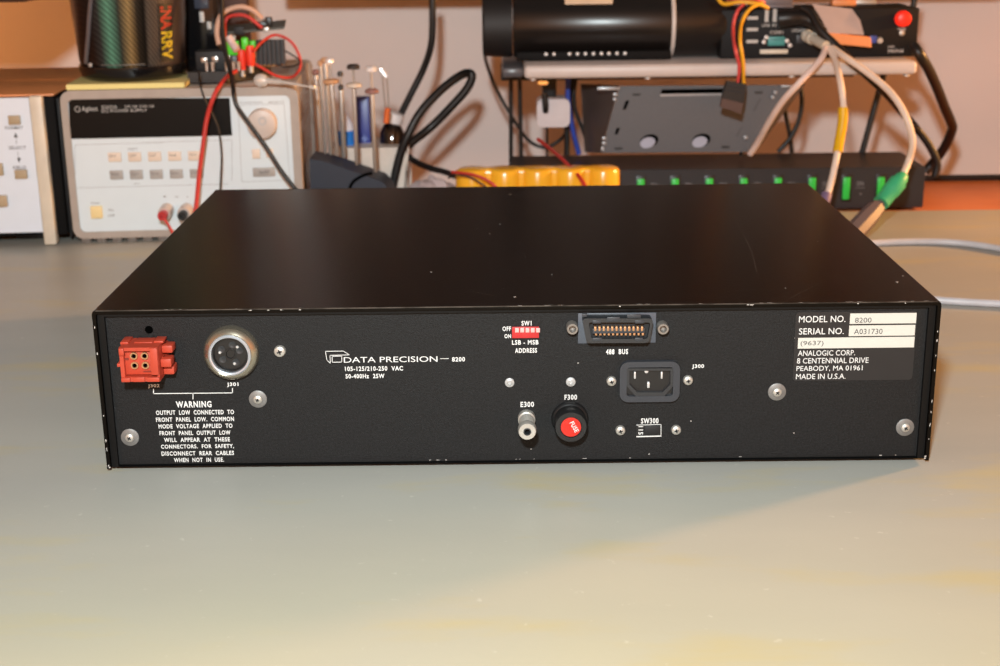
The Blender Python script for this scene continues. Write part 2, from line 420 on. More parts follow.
# ---- screws
def fwd(x, y, h): return T.px(x, y, YP-h)
def screw(x, y, r, washer=None, mt='satin'):
    """r, washer in pixels"""
    k = T.s_(T.px(x, y, YP)); c = fwd(x, y, .002); p = Vector((c.x, YP, c.z)); par = None
    if washer:
        bm = NB(); lathe(bm, p, (0,-1,0), [(0,0),(washer*k,0),(washer*k,.0008),(washer*k*.93,.001),(0,.001)], 36); par = T.add('washer', bm, M['washer'])
    bm = NB(); R = r*k
    lathe(bm, p, (0,-1,0), [(0,0),(R,0),(R,.0010),(R*.86,.0019),(R*.5,.0024),(R*.0,.0026)], 28)
    s_ = T.add('screw', bm, M[mt], par)
    if not par:
        bm = NB(); a = R*.42; w = R*.13
        for rot in (0.3, 0.3+PI/2):
            dx, dz = math.cos(rot), math.sin(rot)
            pts = [(p.x+dx*a-dz*w, p.z+dz*a+dx*w), (p.x-dx*a-dz*w, p.z-dz*a+dx*w), (p.x-dx*a+dz*w, p.z-dz*a-dx*w), (p.x+dx*a+dz*w, p.z+dz*a-dx*w)]
            prism(bm, pts, YP-.00265, YP-.002)
        T.add('cross_recess', bm, M['greyd'], s_)
    else:
        bm = NB(); a = R*.42; w = R*.13; rot = x*.7
        for rr in (rot, rot+PI/2):
            dx, dz = math.cos(rr), math.sin(rr)
            pts = [(p.x+dx*a-dz*w, p.z+dz*a+dx*w), (p.x-dx*a-dz*w, p.z-dz*a+dx*w), (p.x-dx*a+dz*w, p.z-dz*a-dx*w), (p.x+dx*a+dz*w, p.z+dz*a-dx*w)]
            prism(bm, pts, YP-.00265, YP-.002)
        T.add('cross_recess', bm, M['greyd'], par)
for x, y in ((257.5,400),(129.3,438.3),(777.5,392.8),(905.8,428.3)): screw(x, y, 4.8, 9)
screw(279.5,352,6); 
for x, y in ((611.7,382),(688.3,381),(620.6,431.3),(676.4,430.8)): screw(x, y, 5)
for x, y in ((509.6,383),(570.8,382.3)):
    k = T.s_(T.px(x, y, YP)); c = fwd(x, y, .001); bm = NB(); lathe(bm, (c.x,YP,c.z), (0,-1,0), [(0,0),(4.8*k,0),(4.6*k,.0008),(2.2*k,.0014),(1.9*k,.0004),(0,.0003)], 28)
    T.add('rivet', bm, mat('white painted rivet', (180,179,178), .45, .2))
bm = NB(); c = T.px(149,329.7,YP); lathe(bm, (c.x,YP+.0001,c.z), (0,-1,0), [(0,0),(.0021,0),(.0021,.00018),(0,.00018)], 24); T.add('drilled_hole', bm, M['hole'])
bm = NB()
for x0,y0,x1,y1 in ((125,331,144,333),(152,331,165,334)): T.rect(bm, x0,y0,x1,y1, YP-.00004, .00004)
bm.free()

# ---- orange connector J302
cp = .017
fx = lambda x, y: T.px(x, y, YP-cp)
A0 = fx(121.8,381.8); A1 = fx(157.3,347.5)
x0, x1, z0, z1 = A0.x, A1.x, A0.z, A1.z
w_, h_ = x1-x0, z1-z0
bm = NB()
# shroud with stepped opening
th = w_*.17
prism(bm, [(x0,z0),(x0,z1),(x1,z1),(x1,z0)], YP-cp, YP, hole=[(x0+th*.6,z0+th*.7),(x0+th*.6,z1-th*.55),(x1-th*.35,z1-th*.55),(x1-th*.35,z0+th*.7)])
for a, b, c, d in ((.2,.36,.93,1.0),(.66,.74,.93,1.0)): pass
# top ribs and side tabs
box(bm, x0-.001, x0+w_*.16, YP-cp*.6, YP, z1-.0005, z1+.0009, .0003); box(bm, x0+w_*.30, x0+w_*.78, YP-cp*.55, YP-.001, z1, z1+.0005, .0002)
box(bm, x1-w_*.2, x1+.001, YP-cp*.5, YP, z1-.0005, z1+.0008, .0003)
box(bm, x0-.0016, x0, YP-cp-.0003, YP-cp*.4, z0+h_*.44, z0+h_*.54, .0003)
conn = T.add('power_connector', bm, M['orange'], label='orange nylon power connector')
for za, zb, yb in ((.70,.92,.35),(.36,.60,.62),(.06,.30,.35)):
    bm = NB(); box(bm, x1+.0001, x1+.0056, YP-cp*yb-.0035, YP-cp*yb+.0045, z0+h_*za, z0+h_*zb, .0006)
    box(bm, x1, x1+.0015, YP-cp*yb, YP, z0+h_*za, z0+h_*zb, .0003); T.add('latch_tab', bm, M['orange'], conn)
bm = NB(); box(bm, x0+th*.5, x1-th*.3, YP-cp+.0026, YP-.0005, z0+th*.85, z1-th*.8, .0003); T.add('socket_block', bm, M['orange'], conn)
bm = NB()
for a, b, c, d in ((.0,.24,0,.13),(.26,.33,0,.0),(.3,.62,0,.15),(.67,1,0,.14),(0,.14,.78,1),(.8,1,.2,1)):
    if d > c: box(bm, x0+w_*a+.0001, x0+w_*b-.0001, YP-cp-.0012, YP-cp+.001, z0+h_*c+.0001, z0+h_*d-.0001, .0003)
T.add('front_lugs', bm, M['orange'], conn)
for gx in (.35,.63):
    for gz in (.73,.45):
        cx, cz = x0+w_*gx, z0+h_*gz; y = YP-cp+.0026
        bm = NB(); lathe(bm, (cx,y,cz), (0,-1,0), [(.0013,0),(.0019,.0),(.0019,.0014),(.0012,.0014),(.0011,-.002),(0,-.002)], 24); 
        cc = T.add('contact', bm, M['gold'], conn, label='brass coloured contact')
        
        bm = NB(); lathe(bm, (cx,y-.0006,cz), (0,-1,0), [(0,0),(.0010,0),(.0010,.0003),(0,.0003)], 16); T.add('contact_bore', bm, M['hole'], conn)
bm = NB(); y = YP-cp+.0026
lathe(bm, (x0+w_*.87,y-.0002,z0+h_*.46), (0,-1,0), [(0,0),(.0013,0),(.0013,.0003),(0,.0003)], 20)
prism(bm, [(x0+w_*.80,z0+h_*.80),(x0+w_*.93,z0+h_*.68),(x0+w_*.95,z0+h_*.71),(x0+w_*.82,z0+h_*.83)], y-.0003, y)
box(bm, x0+w_*.55, x0+w_*.75, y-.0004, y, z0+h_*.24, z0+h_*.27); box(bm, x0+w_*.05, x0+w_*.2, y-.0004, y, z0+h_*.6, z0+h_*.66)
T.add('keying_slots', bm, mat('dark orange recess', (120,40,26), .6), conn)

# ---- round connector J301
k = T.s_(T.px(230,354,YP)); rp_ = .0065
c = fwd(229.6, 355.5, rp_); o = Vector((c.x, YP, c.z))
bm = NB(); R = 27.6*k
lathe(bm, o, (0,-1,0), [(R*.8,0),(R,0),(R*1.0,.0026),(R*.985,.0036),(R*.94,.0046),(R*.86,.0056),(R*.79,.0062),(R*.762,.0060),(R*.762,.001),(R*.8,0)], 64)
rc = T.add('round_connector', bm, mat('polished nickel ring', (196,186,166), .24, .9), label='round chrome socket')
bm = NB(); lathe(bm, o, (0,-1,0), [(R*.64,.001),(R*.758,.001),(R*.758,.0068),(R*.71,.0074),(R*.665,.0070),(R*.64,.001)], 64); T.add('inner_ring', bm, M['alum'], rc)
bm = NB(); lathe(bm, o, (0,-1,0), [(0,.001),(R*.64,.001),(R*.64,.0055),(R*.60,.0055),(R*.58,.0040),(R*.2,.0040),(R*.2,.0046),(R*.16,.0046),(R*.14,.0040),(0,.0040)], 64); T.add('insulator', bm, M['black'], rc)
bm = NB()
for a, rr in ((20,.36),(75,.36),(150,.36),(215,.36),(300,.36)):
    a = math.radians(a); lathe(bm, (o.x+R*rr*math.cos(a), YP-.0040, o.z+R*rr*math.sin(a)), (0,-1,0), [(0,.0002),(R*.07,.0002),(R*.10,.0004),(R*.13,.0004),(R*.13,0)], 16)
T.add('pin_sockets', bm, M['greyd'], rc)
bm = NB()
for a in (45,170,290):
    a = math.radians(a); lathe(bm, (o.x+R*.38*math.cos(a), YP-.0044, o.z+R*.38*math.sin(a)), (0,-1,0), [(0,0),(R*.06,0),(R*.04,.0006),(0,.0007)], 12)
T.add('contact_pins', bm, M['steel'], rc)

# ---- DIP switch
bm = NB(); T.rect(bm, 512, 327, 539, 338.2, YP-.0012, .0012, .0002); dip = T.add('address_switch', bm, M['dipred'], label='red five way slide switch block')
for i in range(5):
    x = 515+i*5.25
    bm = NB(); T.rect(bm, x, 328.2, x+4, 332.6, YP-.0019, .0008, .0002); T.add('slider', bm, M['dippink'], dip)

# ---- 488 bus connector
bm = NB(); T.rect(bm, 578, 313.2, 656, 343.2, YP-.0006, .0006, .0002); gp = T.add('bus_connector', bm, mat('blue grey plate', (76,81,90), .4), label='grey bus connector with gold contacts')
def P2(x, y, Y): p = T.px(x, y, Y); return (p.x, p.z)
def trap(bm, x0, y0, x1, y1, ins, y_a, y_b, r=3, hole=None):
    def outl(x0, y0, x1, y1, ins, r):
        pts = []
        cs = [(x1,y0),(x0,y0),(x0+ins,y1),(x1-ins,y1)]
        for i, c_ in enumerate(cs):
            p = Vector(cs[i-1]); n_ = Vector(cs[(i+1)%4]); c_ = Vector(c_)
            a = c_+(p-c_).normalized()*r; b = c_+(n_-c_).normalized()*r
            for t in (0,.25,.5,.75,1): v = a*(1-t)**2+c_*2*t*(1-t)+b*t*t; pts.append(P2(v.x, v.y, y_a))
        return pts
    o_ = outl(x0, y0, x1, y1, ins, r)
    h_ = outl(*hole) if hole else None
    prism(bm, o_, y_a, y_b, h_)
gy = YP-.008
bm = NB(); trap(bm, 582, 318.5, 653.5, 343, 4.5, gy, YP-.0006, 5, (588.5,322.5,650.5,339,3,3)); T.add('shell', bm, M['greyd'], gp)
bm = NB(); trap(bm, 588.2, 322.2, 650.8, 339.5, 3, gy+.0035, YP-.0007, 2); T.add('insert', bm, M['blackm'], gp)
bm = NB(); T.rect(bm, 592.5, 328.5, 645, 333.5, gy+.0004, .003, .0002); T.add('contact_bar', bm, M['greyp'], gp)
bm = NB()
for i in range(12):
    x = 594.2+i*4.25
    T.rect(bm, x, 326.8, x+2.3, 331.2, gy+.0002, .003, .0002); T.rect(bm, x+.8, 332.8, x+3.1, 335.6, gy+.0008, .0025, .0002)
T.add('contacts', bm, M['gold'], gp, label='two rows of gold contacts')
bm = NB()
for a, b, c_, d in ((607,317.2,620,321.6),(582,314,587,317),(627,314.5,641,318),(592.5,320.6,601,323.6),(635,320.6,644,323.6),(592.5,338,602,341),(635,338,643,341)): T.rect(bm, a, b, c_, d, gy-.0003, .0012, .0002)
T.add('moulded_tabs', bm, M['greyp'], gp)
for x in (572.5, 663.3):
    c = fwd(x, 329.3, .006); k = T.s_(c); R = 5.9*k
    bm = NB(); lathe(bm, (c.x,YP,c.z), (0,-1,0), [(0,0),(R,0),(R,.0055),(R*.9,.006),(R*.6,.006),(R*.55,.002),(0,.002)], 6 if False else 28); s_ = T.add('jack_post', bm, mat('grey jack post metal', (140,134,128), .45, .6), gp)

# ---- mains inlet
fy = YP-.003
def rr_px(x0, y0, x1, y1, r, Y):
    a = T.px(x0, y1, Y); b = T.px(x1, y0, Y); k = T.s_(a); return rrect(a.x, b.x, a.z, b.z, r*k)
bm = NB(); prism(bm, rr_px(619.5,361.5,680.5,402.5,9,fy), fy, YP, hole=rr_px(626.5,367.2,673.5,396.6,3,fy)); inl = T.add('mains_inlet', bm, M['greyp'], label='grey three pin mains inlet')
bm = NB(); prism(bm, rr_px(625,366,675,397.5,4,YP-.0001), YP-.0006, YP-.0001); T.add('cavity', bm, M['black'], inl)
# body with chamfered lower corners, lies inside the collar
bm = NB()
oo = [P2(x,y,fy+.0002) for x, y in ((626.5,368.5),(673.5,368.5),(673.5,386),(664.5,396.4),(635.5,396.4),(626.5,386))]
ii = [P2(x,y,fy+.0002) for x, y in ((629.5,371),(670.5,371),(670.5,384.5),(662.5,392.6),(637.5,392.6),(629.5,384.5))]
prism(bm, oo, fy+.0004, YP-.0001, hole=ii); T.add('socket_wall', bm, M['greyd'], inl)
for a, b, c_, d in ((634,372,636,379),(647.2,382.5,649.8,388.2),(660.8,372,662.8,379)):
    bm = NB(); T.rect(bm, a, b, c_, d, fy+.0006, .003, .0003); T.add('pin', bm, M['steel'], inl)
bm = NB(); c = T.px(646.4,371.4,fy+.001); lathe(bm, (c.x, fy+.003, c.z), (0,-1,0), [(0,0),(.0010,0),(.0010,.0022),(0,.0026)], 14); T.add('rivet', bm, M['steel'], inl)

# ---- ground post E300
pr = .021; c = fwd(527.3, 431.8, pr); k = T.s_(c); R = 9.3*k; o = Vector((c.x,YP,c.z))
bm = NB(); pf = [(0,0),(R*.95,0),(R*.95,.004),(R*.80,.0045)]
for i in range(5): pf += [(R*.80,.0055+i*.0016),(R*.86,.0060+i*.0016),(R*.86,.0066+i*.0016),(R*.80,.0070+i*.0016)]
pf += [(R*.70,.0145),(R*.70,.0155),(R*.96,.0162),(R,.0168),(R,.0196),(R*.9,pr),(R*.42,pr),(R*.36,.0195),(R*.36,.012),(0,.012)]
lathe(bm, o, (0,-1,0), pf, 40); gpst = T.add('ground_post', bm, M['satin'], label='nickel ground post')
bm = NB(); lathe(bm, o, (0,-1,0), [(R*.5,.0148),(R*.5,.0156),(R*.42,pr+.0004),(R*.30,pr+.0004),(R*.28,.014)], 28); T.add('bore_rim', bm, M['greyd'], gpst)

# ---- fuse holder F300
pr = .013; c = fwd(571, 427.3, pr); k = T.s_(c); R = 16.8*k; o = Vector((c.x,YP,c.z))
bm = NB(); lathe(bm, o, (0,-1,0), [(0,0),(R*1.12,0),(R*1.12,.0012),(R*1.04,.0024),(R*.97,.0028),(R*.97,.006),(R*1.0,.0065),(R*1.0,pr-.0015),(R*.92,pr),(R*.66,pr),(R*.64,pr-.0006),(0,pr-.0006)], 56); fh = T.add('fuse_holder', bm, M['black'], label='round black fuse holder cap with red disc')
bm = NB(); lathe(bm, o, (0,-1,0), [(0,pr-.0006),(R*.60,pr-.0006),(R*.60,pr-.0001),(0,pr-.0001)], 40); fd = T.add('red_disc', bm, M['red'], fh)
T.textm('FUSE', (o.x+.0017,0,o.z+.0002), .0062, .0024, YP-pr+.0001, M['white'], .02, math.radians(-62), fh, 'fuse_lettering', .0001)

# ---- slide switch SW300
bm = NB(); T.rect(bm, 636.5,424.6,661,437, YP-.0003, .0003); sw = T.add('voltage_switch', bm, M['black'])
bm = NB(); 
def q2(x, y): p = T.px(x, y, YP-.0003); return (p.x, p.z)
strip(bm, [q2(637,436.6),q2(660.4,436.0)], .0006, YP-.0003); strip(bm, [q2(636.6,425),q2(661,424.4),q2(661,436.5)], .0003, YP-.0003)
T.add('window_outline', bm, M['white'], sw, smooth=False)
bm = NB(); T.rect(bm, 644.5,426,659.5,434.5, YP-.0012, .0009, .0002); T.add('slider', bm, M['blackm'], sw)
T.text('115', 638.4,426,643,434.6, YP-.0004, M['white'], .02, -PI/2, sw, 'switch_lettering')

# ---- serial label
bm = NB()
a = T.px(792.5,381.6,YP); b = T.px(917.5,310.2,YP)
prism(bm, rrect(a.x, b.x, a.z+.0004, b.z-.0004, .0018), YP-.00015, YP); lb = T.add('serial_label', bm, M['panel2'], label='black model and serial number label with three white fields')
for x0_,y0_,x1_,y1_ in ((850,313.2,916.3,323.6),(849,325.2,915,335.8),(798,337.3,914.3,348)):
    bm = NB(); T.rect(bm, x0_, y0_, x1_, y1_, YP-.00022, .00006); T.add('white_field', bm, M['labelw'], lb)
LW = NB(); Y_ = YP-.0002
for s_, x0_, y0_, x1_, y1_ in (('MODEL NO.',799,315.8,845.5,322.2),('SERIAL NO.',799,328,843.8,334.3),('ANALOGIC CORP.',798,350.2,855,355.6),
    ('8 CENTENNIAL DRIVE',797,357.7,868.5,363.2),('PEABODY, MA 01961',796.5,365.6,862.5,371.4),('MADE IN U.S.A.',796,373.6,845.5,379)):
    T.text(s_, x0_, y0_, x1_, y1_, Y_, M['white'], .004, into=LW)
T.add('label_lettering', LW, M['white'], lb, smooth=False)
LW = NB()
for s_, x0_, y0_, x1_, y1_ in (('8200',855,317.6,871.5,322.6),('A031730',854,328.8,882.5,334.1),('(9637)',800.5,340.8,823.5,346.6)):
    T.text(s_, x0_, y0_, x1_, y1_, YP-.00025, M['grey_ink'], .0, into=LW)
T.add('typed_numbers', LW, M['grey_ink'], lb, smooth=False)

exec_rest = True
# ================================================================== LEFT INSTRUMENT
iy = on(50,246,MATZ).y
T = Thing('bench_multimeter', 'white fronted brown topped instrument cut off at the left edge', 'test instrument', (at(30,170,iy).x, iy, MATZ), math.radians(4.2))
a = T.px(43,232.5,0); b = T.px(27.5,98,0)
ivory = mat('ivory trim', (214,204,186), .45)
xr = (a.x+b.x)/2; zt = b.z; zb = a.z
bm = NB(); box(bm, xr-.30, xr, .002, .006, zb, zt); T.add('front_panel', bm, mat('white front panel', (224,234,246), .4, var=.015))
x2 = (T.px(40.5,98,0).x+T.px(58,245,0).x)/2
bm = NB(); box(bm, xr+.0006, x2, -.001, .012, .001, zt+.0015, .0015); T.add('edge_trim', bm, ivory, label='ivory vertical trim')
browntop = mat('brown vinyl case top', (236,156,98), .4, var=.05, scale=30)
bz = T.px(40,61,.26).z
bm = NB(); box(bm, xr-.30, x2+.009, .0065, .225, .008, zt+.0005, .002); body = T.add('case', bm, mat('matte black case', (13,13,14), .75, spec=.15))
bm = NB(); box(bm, xr-.30, x2+.009, .0065, .232, zt+.0006, zt+.0022, .0006); T.add('top_cover', bm, browntop, label='brown case top')
bm = NB()
for yy in (.012,.026): box(bm, x2+.0091, x2+.0115, yy, yy+.008, .004, zt-.002, .0008)
T.add('side_ribs', bm, M['blackm'], body)
for xx in (-.27,-.02):
    for yy in (.03,.19):
        bm = NB(); box(bm, xr+xx-.012, xr+xx+.012, yy, yy+.02, 0, .0085, .001); T.add('foot', bm, M['black'])
tan = mat('tan key', (176,156,126), .5)
for x0_,y0_,x1_,y1_ in ((8,116,19.5,124.5),(14.5,170.3,26.5,178.8),(-6,164,2.5,175.5),(-8,196,6.5,207)):
    bm = NB(); T.rect(bm, x0_, y0_, x1_, y1_, -.002, .0038, .0006); T.add('key', bm, tan)
LW = NB(); ink = mat('dark ink', (60,60,64), .7)
for s_, x0_, y0_, x1_, y1_ in (('FORMAT',5.5,126.3,23,129.3),('SELECT',9,146.2,26,149.2),('FIELD',13.5,166,26,169)): T.text(s_, x0_, y0_, x1_, y1_, .002, ink, .01, into=LW)
def q3(x, y): p = T.px(x, y, .002); return (p.x, p.z)
strip(LW, [q3(16.2,137),q3(16.6,144)], .0003, .002); strip(LW, [q3(17.8,152),q3(18.6,159)], .0003, .002)
prism(LW, [q3(14,137.5),q3(17.8,137.3),q3(15.6,132.5)], .0018, .002); prism(LW, [q3(17,158),q3(20.8,157.8),q3(19.2,162.8)], .0018, .002)
T.add('panel_lettering', LW, ink, smooth=False)

# ================================================================== POWER SUPPLY
py = on(78,244,MATZ).y; PA = math.radians(4.2)
T = Thing('bench_power_supply', 'light grey bench power supply with dark display left of the black box', 'power supply', (at(67,170,py).x, py, MATZ), PA)
PS = T
bez = mat('warm grey bezel plastic', (172,160,150), .5)
face_m = mat('off white front face', (220,232,238), .45, var=.012)
zt = T.px(66,91,0).z; xr = T.px(302,170,0).x; zb = .0045
fr = rrect(0, xr, zb, zt, .009, 5)
a = T.px(73,236.5,.0); b = T.px(297,93,.0)
bm = NB(); prism(bm, fr, 0, .016, hole=rrect(.0062, xr-.0075, zb+.006, zt-.0075, .005, 5)); T.add('bezel', bm, bez)
fp = NB(); box(fp, .0062, xr-.0075, .0015, .015, zb+.006, zt-.0075); T.add('front_face', fp, face_m)
side = mat('warm grey painted case', (206,194,184), .5)
bm = NB(); box(bm, .004, xr-.004, .0165, .235, zb+.003, zt-.002, .002); case = T.add('case', bm, side)
bm = NB(); box(bm, .0, xr, .222, .238, zb, zt, .006); T.add('rear_bumper', bm, bez)
bm = NB()
for i in range(9):
    y = .035+i*.02
    for zz in (zb+.02, zb+.055, zb+.09):
        solid(bm, [(xr-.0041,y,zz),(xr-.0041,y+.008,zz),(xr-.0041,y+.014,zz+.024),(xr-.0041,y+.006,zz+.024)], [(xr-.0034,y,zz),(xr-.0034,y+.008,zz),(xr-.0034,y+.014,zz+.024),(xr-.0034,y+.006,zz+.024)])
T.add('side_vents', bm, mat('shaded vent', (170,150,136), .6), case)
F0 = .0015
bm = NB(); v = [T.px(x,y,F0-.001) for x, y in ((68.5,98.5),(229.5,98),(232,135.5),(70.5,139))]
solid(bm, v, [p+Vector((0,.0009,0)) for p in v]); dsp = T.add('display_window', bm, mat('smoked display window', (9,11,12), .3, var=.1, spec=.2), label='dark smoked display window')
LW = NB(); dw = mat('display print', (190,188,184), .6)
T.text('Agilent', 82,106.6,97.5,112.2, F0-.001, dw, .01, into=LW); T.text('E3633A', 102,105.4,117,108.6, F0-.001, dw, .0, into=LW)
T.text('0-8V, 20A / 0-20V, 10A', 125,105,154,108, F0-.001, dw, .0, into=LW); T.text('DC POWER SUPPLY', 102,109.2,147,112, F0-.001, dw, .0, into=LW)
c = T.px(77.5,109.2,F0-.001)
for i in range(8):
    t_ = i*PI/4; lathe(LW, (c.x+.0022*math.cos(t_), F0-.001, c.z+.0022*math.sin(t_)), (0,-1,0), [(0,0),(.0006,0),(.0006,.0001),(0,.0001)], 8)
T.add('display_lettering', LW, dw, dsp, smooth=False)
pale = mat('cream key', (232,214,196), .5); grk = mat('grey key', (170,166,162), .5); dk = mat('key legend ink', (110,104,100), .7)
legs_top = ['8V','OVP','OCP','Recall','Display Limit']; legs_bot = ['Volt','Curr','Store','Error','I/O Config']
for i in range(5):
    x = 108+i*20.0; y = 152.8-i*.35
    bm = NB(); T.rect(bm, x, y, x+13, y+9, F0-.0022, .0022, .0005); kk = T.add('key', bm, pale, label='cream key')
    T.text(legs_top[i], x+1.5, y+2, x+8, y+4.4, F0-.0023, dk, 0, 0, kk, 'key_legend')
    bm = NB(); T.rect(bm, x+1.8, y+18, x+14.6, y+26.6, F0-.0022, .0022, .0005); kk = T.add('key', bm, grk, label='grey key')
    T.text(legs_bot[i], x+2.6, y+20, x+10.6, y+22.6, F0-.0023, dk, .02, 0, kk, 'key_legend')
bm = NB(); T.rect(bm, 90.5,206.5,102,218.5, F0-.003, .003, .0008); T.add('power_button', bm, mat('pale yellow push button', (244,220,160), .5), label='pale yellow square power button')
for x0_,y0_,x1_,y1_,mm_ in ((252,149.5,260,158.5,pale),(266,149,273,157.5,pale),(253,168,275,176.5,grk)):
    bm = NB(); T.rect(bm, x0_,y0_,x1_,y1_, F0-.0022,.0022,.0005); T.add('key', bm, mm_)
T.text('Output On/Off', 259,170.2,269,174.6, F0-.0023, dk, .02, into=None, name='key_legend')
# knob
c = T.px(261.5,124.5,F0-.012); k = T.s_(c); R = 15*k; o = Vector((c.x,F0,c.z))
kn = mat('warm grey knob', (206,192,182), .4)
bm = NB(); lathe(bm, o, (0,-1,0), [(0,0),(R,0),(R,.010),(R*.93,.0125),(R*.75,.0132),(0,.0132)], 48); ko = T.add('rotary_knob', bm, kn)
bm = NB(); lathe(bm, (o.x+.001,F0-.0131,o.z+.003), (0,-1,0), [(0,0),(R*.3,0),(R*.28,.0002),(R*.1,.00005),(0,.00005)], 24); T.add('finger_dimple', bm, mat('pale grey dimple', (190,186,184), .3), ko)
LW = NB(); 
T.text('CONTROL   SELECT', 240,101.6,284,103.2, F0, dk, 0, into=LW); T.text('FUNCTION', 143,142,162,143.4, F0, dk, 0, into=LW); T.text('SELECT', 128,148,138,149.8, F0, dk, 0, into=LW)
T.text('LOCAL', 134,183,140,184.4, F0, dk, 0, into=LW); T.text('Power', 91.5,202,100,204, F0, dk, 0, into=LW); T.text('On', 108,208.8,113.5,211, F0, dk, 0, into=LW); T.text('Off', 108,214.5,114.5,216.7, F0, dk, 0, into=LW)
def q4(x, y): p = T.px(x, y, F0); return (p.x, p.z)
for L_ in ([(75,187.5),(75,145),(142,143)],[(163,142),(232,140),(232,180)],[(76,188),(228,184)],[(240,105),(284,104),(290,180),(242,182),(238,105)]): strip(LW, [q4(*p) for p in L_], .00022, F0, .00008)
T.text('+   ~   -', 163,195.2,188,197.5, F0, dk, 0, into=LW)
T.add('face_lettering', LW, dk, smooth=False)
for x, y, c1, nm in ((163,215.5,'red','red'),(183,215.5,'black','black')):
    cf = T.px(x-1, y+1, F0-.030); k = T.s_(cf); R = 6*k; o = Vector((cf.x,F0,cf.z))
    bm = NB(); lathe(bm, o, (0,-1,0), [(0,0),(R*1.15,0),(R*1.15,.016),(R*1.05,.020),(0,.020)], 28); bpst = T.add('binding_post', bm, kn, label='grey binding post with %s tip' % nm)
    bm = NB(); lathe(bm, o, (0,-1,0), [(0,.0201),(R*.78,.0205),(R*.86,.028),(R*.72,.030),(R*.38,.030),(R*.33,.026),(0,.026)], 24); T.add('post_tip', bm, mat('post red', (196,50,50), .4) if c1 == 'red' else M['black'], bpst)
bm = NB()
for i in range(7):
    c = T.px(87+i*15.3, 244.5, .004); box(bm, c.x-.004, c.x+.004, .003, .02, 0, zb+.001, .0006)
T.add('front_feet', bm, mat('grey rubber foot', (120,112,106), .6))
bm = NB()
for xx in (.02, xr-.04): box(bm, xx, xx+.02, .19, .21, 0, zb+.0035, .001)
T.add('rear_feet', bm, M['blackm'])
ZP = MATZ+zt                                      # world height of power supply top

# ================================================================== ON THE POWER SUPPLY
P0 = py
# sticky note pad
c0 = PS.pz(64.5,91.5,ZP-MATZ); c1 = PS.pz(184.5,88,ZP-MATZ)
PADH = .0048
o0 = PS.M @ Vector((c0.x, .004, ZP-MATZ))
T = Thing('note_pad', 'pale yellow square note pad under the dark patterned cup', 'note pad', o0, PA)
wpad = c1.x-c0.x
bm = NB(); box(bm, 0, wpad, .0, .078, .0004, PADH); pd = T.add('sheets', bm, mat('pale yellow paper', (240,226,150), .75, var=.03, scale=500))
# cup
cc = T.M @ Vector((wpad*.56, .052, PADH))
cb = at(132, 80, cc.y-.045)
cx = at(134, 70, cc.y).x; k = sc((cx, cc.y, ZP+.02)); 
T = Thing('insulated_cup', 'large dark metallic patterned cup standing on the yellow note pad', 'cup', (cx, cc.y, ZP+PADH+.0004))
R1 = 52.5*k; R2 = 56*k
cm = bpy.data.materials.new('woven metallic foil'); cm.use_nodes = True; nt = cm.node_tree; N = nt.nodes; L = nt.links; B = N['Principled BSDF']
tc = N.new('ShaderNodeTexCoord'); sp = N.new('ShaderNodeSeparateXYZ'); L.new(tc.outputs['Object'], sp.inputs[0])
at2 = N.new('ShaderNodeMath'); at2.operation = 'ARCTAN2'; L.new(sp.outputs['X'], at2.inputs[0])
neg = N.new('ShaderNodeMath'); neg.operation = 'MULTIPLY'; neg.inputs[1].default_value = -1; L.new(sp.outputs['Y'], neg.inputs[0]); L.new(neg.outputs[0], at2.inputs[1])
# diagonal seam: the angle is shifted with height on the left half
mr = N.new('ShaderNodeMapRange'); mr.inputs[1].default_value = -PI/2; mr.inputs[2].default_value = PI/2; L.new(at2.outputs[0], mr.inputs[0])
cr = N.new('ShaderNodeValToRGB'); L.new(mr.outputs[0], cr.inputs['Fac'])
st = [(0,(40,26,22)),(.34,(46,34,32)),(.40,(70,72,74)),(.46,(120,190,165)),(.52,(60,66,60)),(.575,(170,140,90)),(.62,(60,54,44)),(.66,(22,24,26)),(.68,(110,106,102)),(.84,(112,98,90)),(1,(60,50,48))]  # teal and gold bands paint the metal's sheen into the colour
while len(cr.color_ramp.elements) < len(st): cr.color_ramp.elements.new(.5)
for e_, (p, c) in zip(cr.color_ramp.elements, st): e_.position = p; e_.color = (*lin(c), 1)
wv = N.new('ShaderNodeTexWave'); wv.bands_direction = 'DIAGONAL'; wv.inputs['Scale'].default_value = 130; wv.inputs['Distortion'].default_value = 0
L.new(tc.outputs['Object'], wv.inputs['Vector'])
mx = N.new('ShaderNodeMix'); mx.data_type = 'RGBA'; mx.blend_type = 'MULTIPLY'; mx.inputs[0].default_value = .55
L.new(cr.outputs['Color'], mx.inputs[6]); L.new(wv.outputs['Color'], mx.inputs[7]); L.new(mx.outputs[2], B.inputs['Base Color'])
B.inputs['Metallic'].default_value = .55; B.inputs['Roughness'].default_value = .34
hc = .155
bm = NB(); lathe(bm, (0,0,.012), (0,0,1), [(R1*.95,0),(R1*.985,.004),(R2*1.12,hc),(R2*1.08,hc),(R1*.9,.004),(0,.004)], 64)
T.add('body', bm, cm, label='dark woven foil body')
bm = NB(); lathe(bm, (0,0,0), (0,0,1), [(0,0),(R1*.88,0),(R1*.97,.003),(R1*1.0,.008),(R1*1.0,.0125),(R1*.93,.0125)], 64); T.add('base_ring', bm, mat('glossy black ring', (18,18,20), .15), label='glossy black base ring')
def rad(z): return R1*.985+(R2*1.12-R1*.985)*(z-.016)/(hc-.004)
def cyl_pt(deg, z, e=.0006): a = math.radians(deg); r = rad(z)+e; return Vector((r*math.sin(a), -r*math.cos(a), z))
bm = NB(); tube(bm, [cyl_pt(-44+40*(z/.12)**.8, z+.016) for z in (0,.02,.04,.06,.08,.1,.12)], .0020, 10); T.add('diagonal_ridge', bm, mat('pale ridge', (126,120,124), .3, .6))
bm = NB()
